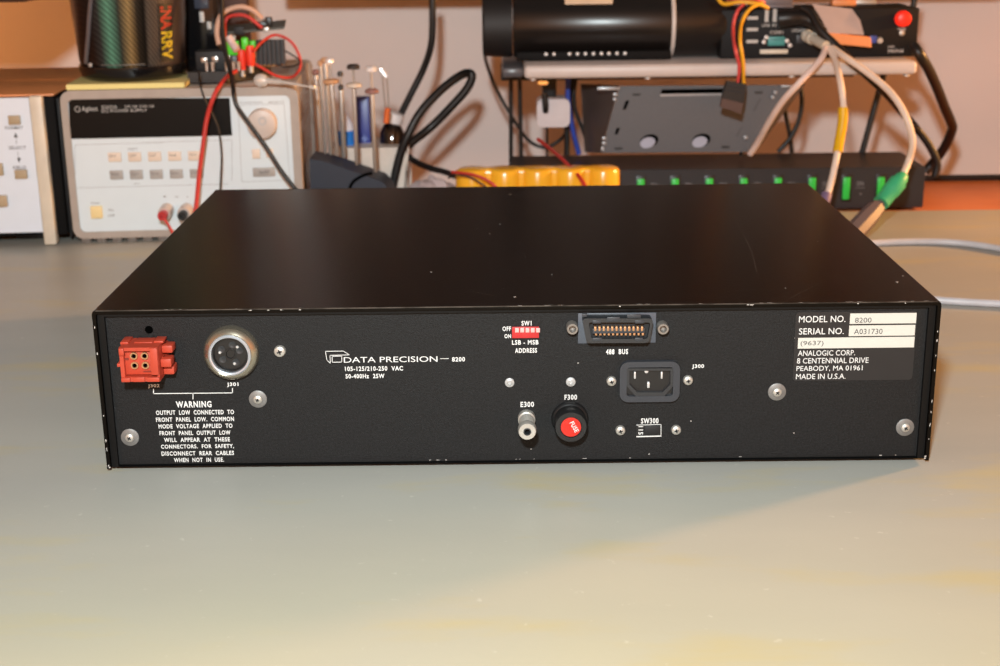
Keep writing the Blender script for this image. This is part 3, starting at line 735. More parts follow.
for i in range(10):
    d1, d2 = 44+i*1.8, 44+(i+1)*1.8
    bm.faces.new([bm.verts.new(p) for p in (cyl_pt(d1,.016,.0007), cyl_pt(d2,.016,.0007), cyl_pt(d2,.066,.0007), cyl_pt(d1,.066,.0007))])
T.add('side_label', bm, M['black'])
# letters bent round the body: M A R V reading downwards
def bent(s_, zc, hgt, m_, lo_, hi_):
    cu = bpy.data.curves.new('t','FONT'); cu.body = s_; cu.offset = .03; ob = bpy.data.objects.new('t', cu); C.objects.link(ob)
    dg = bpy.context.evaluated_depsgraph_get(); dg.update(); me = bpy.data.meshes.new_from_object(ob.evaluated_get(dg)); bpy.data.objects.remove(ob); bpy.data.curves.remove(cu)
    xs = [v.co.x for v in me.vertices]; ys = [v.co.y for v in me.vertices]
    t = bmesh.new(); t.from_mesh(me); bpy.data.meshes.remove(me)
    for v in t.verts:
        u = (v.co.x-min(xs))/(max(xs)-min(xs)); w = (v.co.y-min(ys))/(max(ys)-min(ys))
        v.co = cyl_pt(lo_+(hi_-lo_)*w, zc+hgt/2-hgt*u, .0010)
    T.add('label_lettering', t, m_, smooth=False)
bent('INA', .0535, .020, mat('red print', (170,36,26), .5), 46, 60)
bent('RRV', .0300, .024, mat('yellow print', (200,176,30), .5), 46, 60)
bm = NB(); p = cyl_pt(-37, .0145, 0); lathe(bm, p, (p.x,p.y,0), [(0,0),(.0022,0),(.0016,.0014),(0,.0018)], 16); T.add('rivet', bm, M['steel'])
bm = NB()
for i in range(22): p = cyl_pt(-20+i*2.2, .0150, 0); lathe(bm, p, (p.x,p.y,0), [(0,0),(.0007,0),(.0005,.0006),(0,.0006)], 8)
T.add('stitch_band', bm, M['washer'])

# circuit board assembly
EY = P0+.045
def W_(x, y, Y): return at(x, y, Y)
T = Thing('circuit_board', 'black circuit board with green and red sockets on the light grey power supply', 'circuit board', (W_(212,82,EY).x, EY, ZP+.0006), PA)
bm = NB(); a = T.px(188,84,0); b = T.px(228,84,0)
solid(bm, [(a.x,0,.0),(b.x,0,.0),(b.x+.035,.045,.0),(a.x+.01,.06,.0)], [(a.x,0,.0095),(b.x,0,.0095),(b.x+.035,.045,.0095),(a.x+.01,.06,.0095)]); T.add('tray', bm, M['black'])
def upl(name, x0_, y0_, x1_, y1_, Y, t, m_, bev=.0005, label=None):
    bm = NB(); r = T.rect(bm, x0_, y0_, x1_, y1_, Y, t, bev); return T.add(name, bm, m_, label=label)
capm = mat('silver capacitor can', (190,185,180), .3, .8)
for x in (207,213,227,234,239):
    c = T.px(x, 75, .004); k = T.s_(c); bm = NB(); cyl(bm, (c.x,.006,.0095), (c.x,.006,.0095+.008), 2.0*k, seg=14); T.add('capacitor', bm, capm)
upl('module', 196, 52, 226, 70, .016, .02, M['blackm'])
upl('chip', 201, 58, 207, 63, .0155, .001, capm); upl('chip', 212, 57, 218, 62, .0155, .001, capm); upl('chip', 224, 55, 231, 60, .0145, .003, capm)
grn = mat('bright green terminal', (80,215,50), .4)
upl('green_terminal', 226, 41.5, 238.5, 55, .012, .01, grn, .0012, 'bright green terminal'); upl('green_terminal', 241, 38, 248, 51.5, .014, .008, grn, .0018, 'bright green terminal'); upl('green_terminal', 249.5, 41, 255.5, 50.5, .016, .008, grn, .0015, 'bright green terminal')
rs = mat('red banana socket', (235,60,40), .4)
for x, yb in ((242.3,70),(250.8,66)):
    c = T.px(x, yb, .012); k = T.s_(c); bm = NB(); lathe(bm, (c.x,.014,c.z), (0,0,1), [(0,0),(3.6*k,0),(4.4*k,.006),(4.2*k,.016),(3.8*k,.018),(0,.018)], 20); s_ = T.add('red_socket', bm, rs, label='red banana socket')
    bm = NB(); cyl(bm, (c.x,.014,c.z-.006), (c.x,.014,c.z-.0002), 2.4*k, seg=14); T.add('socket_pin', bm, M['satin'], s_)
upl('black_socket', 230, 56, 237, 71, .012, .008, M['greyd'])
upl('post', 232, 71, 236, 78, .012, .004, M['satin'])
# heatsink
bm = NB(); c = T.px(271,52,.03); k = T.s_(c)
box(bm, c.x-14*k, c.x+14*k, .03, .034, c.z-12*k, c.z+12*k)
for i in range(7): box(bm, c.x-14*k+i*4.4*k, c.x-14*k+i*4.4*k+1.6*k, .022, .0301, c.z-12*k, c.z+12*k)
hs = T.add('heatsink', bm, mat('brown black heatsink', (46,34,30), .5), label='finned dark heatsink')
bm = NB(); a = T.px(262,64,.03); box(bm, a.x-.012, a.x+.018, .032, .05, .0097, a.z+.004, .001); T.add('heatsink_base', bm, mat('tan board edge', (176,128,76), .6))
# upper small board
bm = NB(); a = T.px(222,35,.03); b = T.px(284,29,.03)
solid(bm, [a, b, b+Vector((0,.03,.004)), a+Vector((0,.03,.004))], [v+Vector((0,0,.0022)) for v in (a, b, b+Vector((0,.03,.004)), a+Vector((0,.03,.004)))]); T.add('upper_board', bm, mat('dark olive board', (66,66,58), .5))
bm = NB(); box(bm, a.x+.006, a.x+.010, .045, .049, .0096, a.z+.003); T.add('standoff', bm, M['satin'])
upl('chip', 234,27,244,35, .029, .006, M['blackm']); upl('connector_block', 255,22,268,29, .031, .008, M['black'], .001); upl('connector_block', 265,17.5,272,27, .031, .006, M['black'], .001)
upl('silver_can', 263,27,269,32, .029, .004, M['steel'], .001)
# tall glossy black case behind
T = Thing('black_adapter', 'tall glossy black case standing behind the circuit board', 'electronics case', (W_(204,60,P0+.125).x, P0+.125, ZP+.0006), PA)
bm = NB(); k = T.s_((0,0,.05)); box(bm, -20*k, 18*k, 0, .05, 0, .13, .005, 3); T.add('body', bm, mat('glossy black moulded case', (20,20,22), .12))
bm = NB(); T.rect(bm, 199.5, 12, 204, 22, -.0012, .0014, .0006); T.rect(bm, 207, 22, 211, 29, -.0012, .0014, .0006); T.add('painted_glints', bm, M['white'], label='small white patches painted as glints')  # white rectangles paint the glints on the glossy case
bm = NB(); T.rect(bm, 194, -10, 208, 8, -.001, .0012, .0004); T.add('window', bm, mat('slate window', (70,76,90), .15))
T = Thing('brown_box', 'small dark brown box behind the wires on the power supply', 'box', (W_(236,40,P0+.185).x, P0+.185, ZP+.0006), PA)
bm = NB(); box(bm, -.014, .013, 0, .022, 0, .125, .001); T.add('carton', bm, mat('dark brown card', (78,46,34), .6))
bm = NB(); box(bm, -.0145, .0135, -.0005, .0225, .1252, .129, .001); T.add('lid', bm, mat('dark brown card', (78,46,34), .6))

redw = mat('red wire insulation', (198,52,44), .45); blkw = mat('black wire insulation', (18,18,19), .4)
bw = mat('beige thick wire', (206,168,146), .5)
def pl(*pts): return [at(x, y, Y) for x, y, Y in pts]
E1 = EY+.012
cable('wire', pl((253,52,E1),(262,42,E1+.01),(275,35,E1+.02),(290,41,E1+.02),(299,55,E1+.02),(300,68,E1+.02),(292,77,E1+.01),(277,76,E1),(262,68,E1-.004),(255,64,E1-.006)), .0013, redw, 'red wire curling in a wide loop right of the heatsink', 'wire')
cable('wire', pl((227,62,E1),(225,40,E1+.005),(226,20,E1+.01),(236,15,E1+.01),(248,17,E1+.01),(262,28,E1+.01)), .0016, redw, 'short red wire arching over the circuit board', 'wire')
cable('wire', pl((219,45,E1+.004),(217,30,E1+.008),(222,14,E1+.012),(238,7,E1+.014),(252,10,E1+.016),(262,19,E1+.018)), .0024, bw, 'thick beige wire arching above the circuit board', 'wire')
cable('wire', pl((228,36,E1-.001),(232,43,E1-.001),(237,50,E1-.004)), .0034, mat('pale pink sleeve', (214,190,190), .5), 'short pale sleeve between beige arch and green terminal', 'sleeve')
cable('wire', pl((262,19,E1+.02),(268,25,E1+.015),(256,28,E1+.01)), .0006, blkw, 'thin black wire by the upper board', 'wire')
cable('wire', pl((276,64,E1+.01),(285,67,E1+.01),(297,65,E1+.015),(299,60,E1+.02),(287,52,E1+.02),(283,51,E1+.02)), .0008, blkw, 'thin black wire under the red loop', 'wire')
FY = P0-.012
ZPt = ZP+.0018
def edge(x, dy=0.): p = PS.M @ Vector((PS.px(x, 92, 0).x, -.002+dy, 0)); return p
cable('test_lead', pl((236,71,E1-.012),(229,75,EY-.02),(221,84,P0-.002),(214,96,FY),(207,118,FY),(203,145,FY-.003),(199,175,FY-.004),(196,206,FY-.006),(192,222,FY-.01)), .0019, redw, 'red test lead hanging down the front of the power supply', 'test lead')
cable('test_lead', pl((222,-12,E1-.01),(222,20,E1-.02),(225,50,E1-.03),(231,75,EY-.03),(233,88,P0-.006),(236,104,FY),(248,122,FY),(266,147,FY-.002),(282,172,FY-.004),(297,191,FY-.006),(303,199,FY-.01)), .0019, blkw, 'thick black lead crossing the rotary knob of the power supply', 'test lead')
cable('wire', pl((199,72,EY-.012),(200,84,P0-.004),(205,100,FY+.005),(213,116,FY+.007),(219,132,FY+.008),(221.5,155,FY+.009),(221,175,FY+.009),(220,196,FY+.009)), .0009, blkw, 'thin black wire hanging over the dark display', 'wire')
cable('wire', [PS.M @ PS.px(164,219,-.030), PS.M @ PS.px(169,226,-.031), PS.M @ PS.px(174,236,-.031)], .0012, redw, 'short red wire leaving the red tipped binding post', 'wire')
# probe clip lying on the power supply
T = Thing('test_clip', 'small silver test clip lying on top of the power supply', 'clip', (W_(262,82,P0+.02).x, P0+.02, ZP+.0006))
a = T.pz(257,80,.006); b = T.pz(283,82,.006); c = T.pz(311,87,.003); slv = mat('shiny silver clip', (238,234,228), .25, .35)
bm = NB(); lathe(bm, a, b-a, [(0,0),(.005,.001),(.006,.005),(.005,.009),(.0026,.012),(.0018,(b-a).length)], 16); T.add('body', bm, slv)
bm = NB(); tube(bm, [b, c], .0012, 10, False, r2=.0006); lathe(bm, c, c-b, [(0,-.002),(.0017,-.001),(.0017,.004),(0,.005)], 12); T.add('tip', bm, slv)

# ================================================================== TOOL STAND
SY = .60
base = on(318,206,MATZ)
T = Thing('tool_stand', 'dark navy sloped tool stand right of the power supply', 'tool stand', (at(350,180,SY).x, SY, MATZ))
bm = NB()
pts = [T.px(x,y,.045) for x, y in ((315.5,151),(330,153.5),(350,160),(372,168),(386,173),(393,181),(397,192))]
outl = [(p.x,p.z) for p in pts]+[(pts[-1].x+.002,0),(pts[0].x-.001,0)]
nvy = mat('dark navy plastic', (42,48,62), .5)
prism(bm, outl, 0, .045); stb = T.add('body', bm, nvy)
bm = NB(); P = [T.px(x,y,-.0004) for x, y in ((349,190),(353,182),(362,176),(372,173))]; tube(bm, P, .0014, 8); T.add('groove', bm, M['hole'], stb)
steel2 = mat('brushed steel shaft', (188,184,180), .38, .7)
def driver(xt, yt, xb, yb, r, Y, label, disc=None, cap=None, cap_w=5, stem=0, disc_w=6, group=None, dy_=None):
    t = at(xt, yt, Y); b = at(xb, yb, Y); k = sc(t)
    tt = Thing('precision_screwdriver', label, 'screwdriver', b, 0, rowg)
    d = (t-b); bm = NB(); L_ = d.length
    lathe(bm, (0,0,0), d, [(0,0),(r*k*.7,0),(r*k,.002),(r*k,L_*.96),(r*k*.8,L_),(0,L_)], 16); tt.add('shaft', bm, steel2)
    dn = d.normalized(); top = d.copy()
    if disc:
        bm = NB(); lathe(bm, top, d, [(0,0),(disc_w*k*.6,0),(disc_w*k,.0012),(disc_w*k,.0035),(disc_w*k*.6,.005),(0,.005)], 24); tt.add('finger_disc', bm, disc); top += dn*.0051
    if stem:
        bm = NB(); cyl(bm, top, top+dn*stem*k, 1.1*k, seg=12); tt.add('stem', bm, steel2); top += dn*stem*k
    if cap:
        bm = NB(); lathe(bm, top, d, [(0,0),(cap_w*k,.0002),(cap_w*k,.0028),(cap_w*k*.75,.0045),(0,.005)], 24); tt.add('swivel_cap', bm, cap)
    return tt
tanc = mat('tan disc', (206,160,120), .45); blk2 = mat('black cap', (50,46,44), .4); crm = mat('cream disc', (222,210,196), .4); mau = mat('mauve brown disc', (150,110,104), .45); whc = mat('polished white cap', (245,246,250), .18, .3)
rowg = 'precision screwdrivers standing in the navy stand'
driver(315.8,75,321,152,2.1,SY+.012,'steel screwdriver at the left end of the row, lowest brown top','x' and mau,None,disc_w=3.6)
driver(320,66,325.5,154,1.7,SY+.03,'slim steel screwdriver second from the left in the row',tanc,None,disc_w=2.6)
driver(325,63,331,155,2.2,SY+.02,'steel screwdriver third from left under a flat tan cap',tanc,None,disc_w=4.5)
driver(331.5,84,337.5,156,2.3,SY+.008,'steel screwdriver with wide tan finger disc and bright cap',tanc,whc,4.4,15,disc_w=8)
driver(341,90,344,158,2.6,SY+.034,'olive shaded steel screwdriver behind the tan disc',blk2,blk2,3,8,disc_w=2.8)
driver(354,88,357,165,2.1,SY+.006,'steel screwdriver with cream disc and black cap',crm,blk2,6.5,13,disc_w=8)
driver(372,94,375.5,172,2.1,SY+.006,'steel screwdriver with mauve disc and white cap beside the blue box',mau,whc,6,17,disc_w=7)
# steel tweezers with white tip
T = Thing('orange_tweezers', 'thin steel tweezers with orange grip standing right of the blue box', 'tweezers', at(386,160,SY+.045))
def A_(x,y,dy=.0): return at(x,y,SY+.045+dy)-T.loc
bm = NB(); tube(bm, [A_(382.5,76),A_(384,95),A_(386,112)], .0007, 8); tube(bm, [A_(386.8,78),A_(388,95),A_(388.5,112)], .0007, 8); T.add('arms', bm, steel2)
bm = NB(); tube(bm, [A_(379.5,68.5),A_(382,71.5),A_(386,76)], .0028, 12, r2=.0034); T.add('white_tip', bm, whc, label='white tip')
bm = NB(); tube(bm, [A_(388,108),A_(387,113),A_(386.5,118),A_(386,123)], .0028, 12); T.add('grip', bm, mat('orange grip', (226,110,50), .45), label='orange grip')

# white tub holding glue, blue box and a dark bottle
TY = .705
k = sc(at(372,150,TY))
tub_o = at(372,150,TY); 
T = Thing('storage_tub', 'white plastic tub behind the navy tool stand', 'tub', (tub_o.x, TY, MATZ))
ztub = T.px(372,147,-.03).z; xw = 38.5*k
wt = mat('white tub plastic', (232,220,208), .45)
bm = NB(); prism(bm, [(-xw*.9,.0),(-xw,ztub),(xw*1.02,ztub),(xw*.85,.0)], -.034, .034, hole=[(-xw*.88,.0022),(-xw*.97,ztub-.0001),(xw*.98,ztub-.0001),(xw*.82,.0022)])
box(bm, -xw*.97, xw*.95, -.034, -.032, .001, ztub); box(bm, -xw*.97, xw*.95, .032, .034, .001, ztub); box(bm, -xw*.88, xw*.82, -.032, .032, .0002, .002)
T.add('shell', bm, wt)
# glue bottle
def seat(x, y, Y): return at(x, y, Y)
o = at(346,140,TY-.012); T = Thing('glue_bottle', 'white and blue squeeze bottle in the left of the tub', 'bottle', (o.x, TY-.012, MATZ+.0024))
zt_ = T.px(344,112,0).z; zs = T.px(346,128,0).z; R = 9*k
bm = NB(); lathe(bm, (0,0,0), (0,0,1), [(0,0),(R,0),(R,zs),(R*.8,zs+.005),(R*.35,zt_-.004),(R*.2,zt_),(0,zt_)], 28); T.add('bottle', bm, mat('white bottle plastic', (236,232,240), .4))
bm = NB(); lathe(bm, (0,0,0), (0,0,1), [(R*1.0,zs-.03),(R*1.02,zs-.03),(R*1.02,zs-.002),(R*1.0,zs-.002)], 28); T.add('label_sleeve', bm, mat('blue label', (40,130,225), .4), label='bright blue label')
o = at(364,140,TY); T = Thing('blue_carton', 'upright dark blue carton in the middle of the tub', 'carton', (o.x, TY-.005, MATZ+.0024))
zt_ = T.px(364,98,0).z; w = 6.8*k
bm = NB(); box(bm, -w, w, 0, .018, 0, zt_, .0006); cbx = T.add('carton', bm, mat('deep blue card', (22,42,140), .35))
bm = NB(); c = T.px(364.5,139,-.0002)
for i in range(8):
    a_ = i*PI/4; L1 = .0055 if i%2==0 else .0035
    prism(bm, [(c.x+.0007*math.cos(a_+.9),c.z+.0007*math.sin(a_+.9)),(c.x+L1*math.cos(a_),c.z+L1*math.sin(a_)),(c.x+.0007*math.cos(a_-.9),c.z+.0007*math.sin(a_-.9))], -.0003, -.0001)
T.add('star_print', bm, mat('pale blue print', (150,175,230), .5), cbx)
o = at(394,140,TY); T = Thing('dark_bottle', 'small dark glossy bottle with white cap at the right of the tub', 'bottle', (at(392,135,TY-.006).x, TY-.004, MATZ+.0024))
zt_ = T.px(398,122,0).z; R = 12*k; zs = zt_-.010
bm = NB(); lathe(bm, (0,0,0), (0,0,1), [(0,0),(R,0),(R*1.05,zs*.5),(R,zs),(R*.7,zs+.007),(R*.5,zt_),(0,zt_)], 32); T.add('glass', bm, mat('dark brown glass', (30,20,14), .06, spec=.8))
bm = NB(); lathe(bm, (0,0,zt_+.0002), (.35,0,1), [(0,0),(R*.85,0),(R*.9,.002),(R*.85,.009),(R*.6,.0105),(0,.0105)], 24); T.add('cap', bm, mat('white bottle cap', (240,236,236), .4))
# grey pouch behind tool stand
bm = NB()

# small blue and white odds and ends beside the tub
o = on(432,196,MATZ)
T = Thing('component_bag', 'crumpled clear and blue component bag beside the battery pack', 'bag', (at(432,185,.66).x, .66, MATZ))
bm = NB(); bmesh.ops.create_uvsphere(bm, u_segments=28, v_segments=14, radius=1)
for v in bm.verts:
    n_ = .18*math.sin(v.co.x*7+v.co.y*5)+.12*math.sin(v.co.z*9+v.co.x*11); v.co = Vector((v.co.x*.021*(1+n_), v.co.y*.016*(1+n_), max(0, .016+v.co.z*.016*(1+n_))))
T.add('film', bm, mat('milky plastic film', (206,188,188), .3))
bm = NB(); box(bm, -.019, -.002, -.0195, -.0165, .001, .012, .0015); T.add('blue_tape', bm, mat('navy tape', (28,32,110), .4))

# ================================================================== WALL-SIDE CABLES LEFT
cbm = mat('black rubber cable', (20,20,21), .42)
cable('power_cable', pl((432,-14,.728),(432.5,15,.728),(431,45,.73),(423,70,.735),(411,94,.735),(402,112,.735),(396,126,.735)), .0034, cbm, 'black cable hanging down the wall from above the tub')
cable('power_cable', pl((391,196,.665),(394,180,.665),(400,155,.665),(408,135,.665),(420,113,.67),(440,91,.68),(458,77,.69),(468,73,.70),(472,77,.70),(466,90,.70),(450,108,.70),(430,128,.70),(412,142,.69),(402,152,.685)), .0042, cbm, 'thick black cable standing up in a narrow loop beside the tub', seg=14)
cable('power_cable', pl((408,156,.69),(416,162,.685),(430,168,.67),(445,172,.66),(455,176,.645)), .0030, cbm, 'black cable running from the tub to the battery pack')
cable('power_cable', pl((486,46,.722),(485,56,.76),(488,68,.80),(496,88,.81),(508,110,.81),(521,131,.81),(532,143,.81),(545,147.5,.81),(556,143,.81),(566,133,.81),(572,118,.81),(570,96,.81)), .0019, cbm, 'thin black cable sagging from the cylinder end past the shelf legs')

# ================================================================== RACK POWER STRIP
pyY = on(925,208,MATZ).y+.001
T = Thing('power_strip', 'long black rack power strip with green lit switches', 'power strip', (at(720,190,pyY).x, pyY, .0022))
xl = T.px(511,180,0).x; xr = T.px(925,180,0).x; zt = T.px(780,168.5,0).z; xbk = T.px(900,152.5,.07).x
dpt = T.pz(780,153,zt).y
pm = mat('black powder coated steel', (40,40,44), .42, bump=.12)
bm = NB(); solid(bm, [(xl,0,.0),(xr,0,.0),(xr,0,zt),(xl,0,zt)], [(xl,dpt,.0),(xr-.0,dpt,.0),(xr-.0,dpt,zt),(xl,dpt,zt)])
bmesh.ops.bevel(bm, geom=list(bm.edges), offset=.0008, segments=2, affect='EDGES')
T.add('housing', bm, pm)
lit = mat('green lit rocker', (40,190,70), .35, emit=.12)
pr_ = mat('grey switch print', (120,120,124), .6)
STR = T
for i in range(8):
    x = 640.8+i*34.3; y = 179.5-i*.25
    bm = NB(); T.rect(bm, x-5.4, y-3, x+5.4, y+23.5, -.0008, .001, .0003); fr_ = T.add('switch_frame', bm, M['black'])
    bm = NB(); T.rect(bm, x-3.6, y, x+3.6, y+21.5, -.0030, .0024, .0012); T.add('rocker', bm, lit, fr_, label='green lit rocker switch')
    LW = NB(); T.text('ON', x+10, y+3.5, x+17, y+7.5, 0, pr_, .02, into=LW)
    p = T.px(x+14, y+16, 0); lathe(LW, p, (0,-1,0), [(0,0),(.0009,0),(.0009,.0001),(0,.0001)], 10)
    a_ = T.px(x+9,y+10,0); b_ = T.px(x+18,y+9.7,0); strip(LW, [(a_.x,a_.z),(b_.x,b_.z)], .0004, 0)
    T.add('switch_lettering', LW, pr_, smooth=False)

# ================================================================== BATTERY PACK
bY = .598
T = Thing('battery_pack', 'yellow shrink wrapped battery pack in front of the power strip', 'battery pack', (at(538,185,bY).x, bY, MATZ))
xl = T.px(455,180,0).x; xr = T.px(621,180,0).x; n = 5; r = (xr-xl)/(2*n); zt = T.px(540,170,0).z; rc = r*1.0
pts = []
NN = 14
def scal(side):
    out = []
    for i in range(n):
        cx_ = xl+r*(2*i+1)
        a0, a1 = (210,330) if side < 0 else (30,150)
        if side < 0 and i == 0: a0 = 180
        if side < 0 and i == n-1: a1 = 360
        if side > 0 and i == 0: a1 = 180
        if side > 0 and i == n-1: a0 = 0
        rng = [a0+(a1-a0)*k_/NN for k_ in range(NN+1)]
        seg_ = [(cx_+r*math.cos(math.radians(t)), r+r*math.sin(math.radians(t))) for t in rng]
        out.append(seg_)
    if side > 0: out = out[::-1]
    return [p for s__ in out for p in s__]
pts = scal(-1)+scal(1)
clean = []
for p in pts:
    if not clean or (Vector(p)-Vector(clean[-1])).length > 1e-5: clean.append(p)
if (Vector(clean[0])-Vector(clean[-1])).length < 1e-5: clean.pop()
bm = NB(); rings = []
for ins, z in ((.001,.0),(0,.0015),(0,zt-.004),(.0012,zt-.0015),(.004,zt)):
    ring = []
    for x, y in clean:
        cx_ = min(max(x, xl+r), xr-r); d = Vector((x-cx_, y-r)); f = 1-ins/r
        ring.append(bm.verts.new((cx_+(x-cx_)*f if abs(x-cx_) > 1e-6 else x, r+(y-r)*f, z)))
    rings.append(ring)
nn = len(clean)
for A_2, B_2 in zip(rings, rings[1:]):
    for k_ in range(nn): bm.faces.new((A_2[k_], A_2[(k_+1)%nn], B_2[(k_+1)%nn], B_2[k_]))
bm.faces.new(rings[0][::-1]); bm.faces.new(rings[-1])
ylw = mat('yellow shrink wrap', (255,186,44), .25, coat=.3, var=.04, scale=30, bump=.15, bscale=90)
T.add('wrap', bm, ylw)
cable('wire', pl((452,172,.598),(462,173,.592),(475,175,.588),(487,180,.586),(496,187,.584),(500,196,.582)), .0013, redw, 'red wire lying against the left end of the battery pack', 'wire')
cable('wire', pl((448,178,.59),(460,175,.588),(472,178,.586),(482,184,.584),(492,192,.582)), .0008, blkw, 'thin black wire in front of the left end of the battery pack', 'wire')
cable('wire', pl((538,139.5,.70),(548,147,.68),(560,157,.645),(573,170,.61),(581,179,.592),(587,190,.582)), .0019, redw, 'red wire dropping from behind over the battery pack', 'wire')

# ================================================================== SHELF
shY = .63
st_ = at(720, 63.5, shY); ZS = st_.z
T = Thing('desk_shelf', 'pale grey shelf on thin black wire legs above the power strip', 'shelf', (st_.x, shY, MATZ))
zs = ZS-MATZ; zl = T.px(720,77,0).z; xl = T.px(524,70,0).x; xr = T.px(918,67,0).x
shm = mat('pale grey laminate', (206,196,192), .4, var=.03)
bm = NB(); box(bm, xl, xr, 0, .150, zl, zs, .004, 3); T.add('shelf_board', bm, shm)
bm = NB(); a = T.px(502,68,.0); box(bm, a.x, xl-.0003, .004, .14, zl+.001, zs-.002, .003); T.add('end_cap', bm, mat('blue grey end cap', (84,86,92), .3), label='dark grey end cap')
LY = .112
for x0_, x1_, yb in ((511,511,186),(519.5,522,186),(886,852,190)):
    p = T.px(x0_,78,LY); q_ = T.px(x1_,186,LY); q_.z = 0
    bm = NB(); tube(bm, [(p.x,LY,zl-.0002),(q_.x,LY,0)], .0022 if x0_ < 600 else .0032, 12, False); T.add('leg', bm, M['black'])
bm = NB(); box(bm, T.px(500,0,.14).x, T.px(860,0,.14).x, .145, .150, zl-.018, zl-.0003, .001); T.add('rear_rail', bm, M['blackm'])
for x, y in ((648,77),(792,76),(907,74.5),(533,79)):
    p = T.px(x, y, .004); bm = NB(); lathe(bm, (p.x,.006,zl-.0002), (0,0,-1), [(0,0),(.003,0),(.003,.0015),(0,.0022)], 14); T.add('screw_head', bm, M['steel'])

# black cylinder on the shelf
cyY = .698
z_c = ZS+.0325
T = Thing('telescope_tube', 'large black cylinder lying on the left half of the shelf', 'cylinder', (at(600,25,cyY).x, cyY, ZS+.0004))
r = .0315; xl = T.px(513,25,0).x; xr = T.px(722,25,0).x; x0_ = T.px(482.5,25,0).x
tb = mat('glossy black tube', (24,21,20), .28)
bm = NB(); lathe(bm, (xl,0,r), (1,0,0), [(0,0),(r*.96,0),(r,.002),(r,xr-xl-.003),(r*.96,xr-xl),(0,xr-xl)], 64); T.add('barrel', bm, tb)
bm = NB(); lathe(bm, (x0_,0,r), (1,0,0), [(0,.004),(r*.80,.0035),(r*.88,0),(r*.93,.002),(r*.97,xl-x0_-.0008),(0,xl-x0_-.0008)], 64); T.add('end_collar', bm, M['blackm'], label='matte black end collar')
p = T.px(674,25,-r); bm = NB(); lathe(bm, (p.x-.0018,0,r), (1,0,0), [(r,0),(r*1.018,.0004),(r*1.018,.0034),(r,.0038)], 64); T.add('white_band', bm, mat('pale plastic band', (206,200,196), .35), label='narrow white band')
bm = NB(); box(bm, xl+.003, xl+.150, -r*1.03, -r*.55, .0005, .0085, .001); bs = T.add('scale_strip', bm, mat('matt black strip', (9,9,10), .7, spec=.2), label='black strip with a row of white marks')
bm = NB()
for i, x in enumerate((546,554,569.5,577.5,585.5,593.5,601.5,609,617,625)):
    p = T.px(x, 52.8-i*.15, -r*1.03); lathe(bm, (p.x,-r*1.031,min(.0065,max(.002,p.z))), (0,-1,0), [(0,0),(.0016,0),(.0012,.0004),(0,.0005)], 12)
T.add('white_marks', bm, mat('white mark', (236,236,236), .4, emit=.0), bs)
bm = NB()
a0 = T.px(565,0,-r*.8); b0 = T.px(613,0,-r*.8)
for i in range(8):
    t0, t1 = math.radians(40+i*5), math.radians(45+i*5); R_ = r+.0003
    f_ = lambda X, t: (X, -R_*math.cos(t), r+R_*math.sin(t))
    bm.faces.new([bm.verts.new(v) for v in (f_(a0.x,t0), f_(b0.x,t0), f_(b0.x,t1), f_(a0.x,t1))])
T.add('paper_label', bm, mat('cream paper label', (226,206,180), .6))

# ================================================================== COMPUTER BOX
cY = .668
T = Thing('mini_computer', 'black computer box with red button standing on the right of the shelf', 'computer', (at(820,40,cY).x, cY, ZS+.0004))
xl = T.px(721,40,0).x; xr = T.px(917.5,40,0).x; zt = T.px(860,8.5,0).z
bm = NB(); box(bm, xl, xr, 0, .068, 0, zt, .0012); T.add('case', bm, mat('black steel case', (20,20,22), .6, spec=.25))
bm = NB(); T.rect(bm, 768,37,785,45.5, -.004, .0045, .001); db = T.add('serial_port', bm, mat('teal serial port', (70,150,150), .4), label='teal serial port')
bm = NB()
for i in range(5): p = T.px(771+i*2.8,39.6,-.0042); lathe(bm, (p.x,-.0041,p.z), (0,-1,0), [(0,0),(.0006,0),(.0006,.0003),(0,.0003)], 8)
T.add('pin_holes', bm, M['hole'], db)
for x, y in ((766.5,37.5),(764,42),(787,41),(790,45.5)):
    p = T.px(x, y, -.003); bm = NB(); lathe(bm, (p.x,-.0001,p.z), (0,-1,0), [(0,0),(.0022,0),(.0020,.0035),(0,.0038)], 6 if x<800 else 12); T.add('hex_post', bm, M['steel'])
bm = NB(); T.rect(bm, 760,49.6,788,53.6, -.0012, .0012, .0003); T.add('label_strip', bm, mat('cream strip', (214,206,190), .5))
bm = NB(); p = T.px(904,19,-.006); lathe(bm, (p.x,0,p.z), (0,-1,0), [(0,0),(.0074,0),(.0074,.003),(.0066,.0035),(.0066,.008),(.005,.009),(0,.009)], 32); T.add('red_button', bm, mat('lit red button', (250,44,26), .35, emit=.35), label='round red button')
bm = NB(); p = T.px(902,33,-.001); lathe(bm, (p.x,0,p.z), (0,-1,0), [(0,0),(.0028,0),(.0024,.0015),(.001,.002),(0,.002)], 16); T.add('jack', bm, M['satin'])
bm = NB(); T.rect(bm, 870,36,877,43, -.003,.003,.0006); au = T.add('blue_jack', bm, mat('blue jack', (60,80,160), .4), label='small blue jack')
bm = NB(); p = T.px(880,40.5,-.003); lathe(bm, (p.x,0,p.z), (0,-1,0), [(0,0),(.003,0),(.0026,.004),(0,.004)], 16); T.add('jack', bm, M['satin'])
LW = NB()
for s_, a_, b_, c_, d_ in (('LINE',762,24,770,26.5),('SPK',772,24,777,26.5),('COM1',770,30.8,783,34),('LVDS/KB',792,29,805,32),('POWER',898,28,906,30.2),('LAN',888,45.5,894,47.8),('MINI',888,49.5,903,52.5)):
    T.text(s_, a_, b_, c_, d_, 0, M['white'], .02, into=LW)
for x in (765,773): T.rect(LW, x, 9.5, x+3.6, 21.5, -.0006, .0005)
for y in (16.5,28,40): T.rect(LW, 746.5, y, 758, y+3, -.0006, .0005)
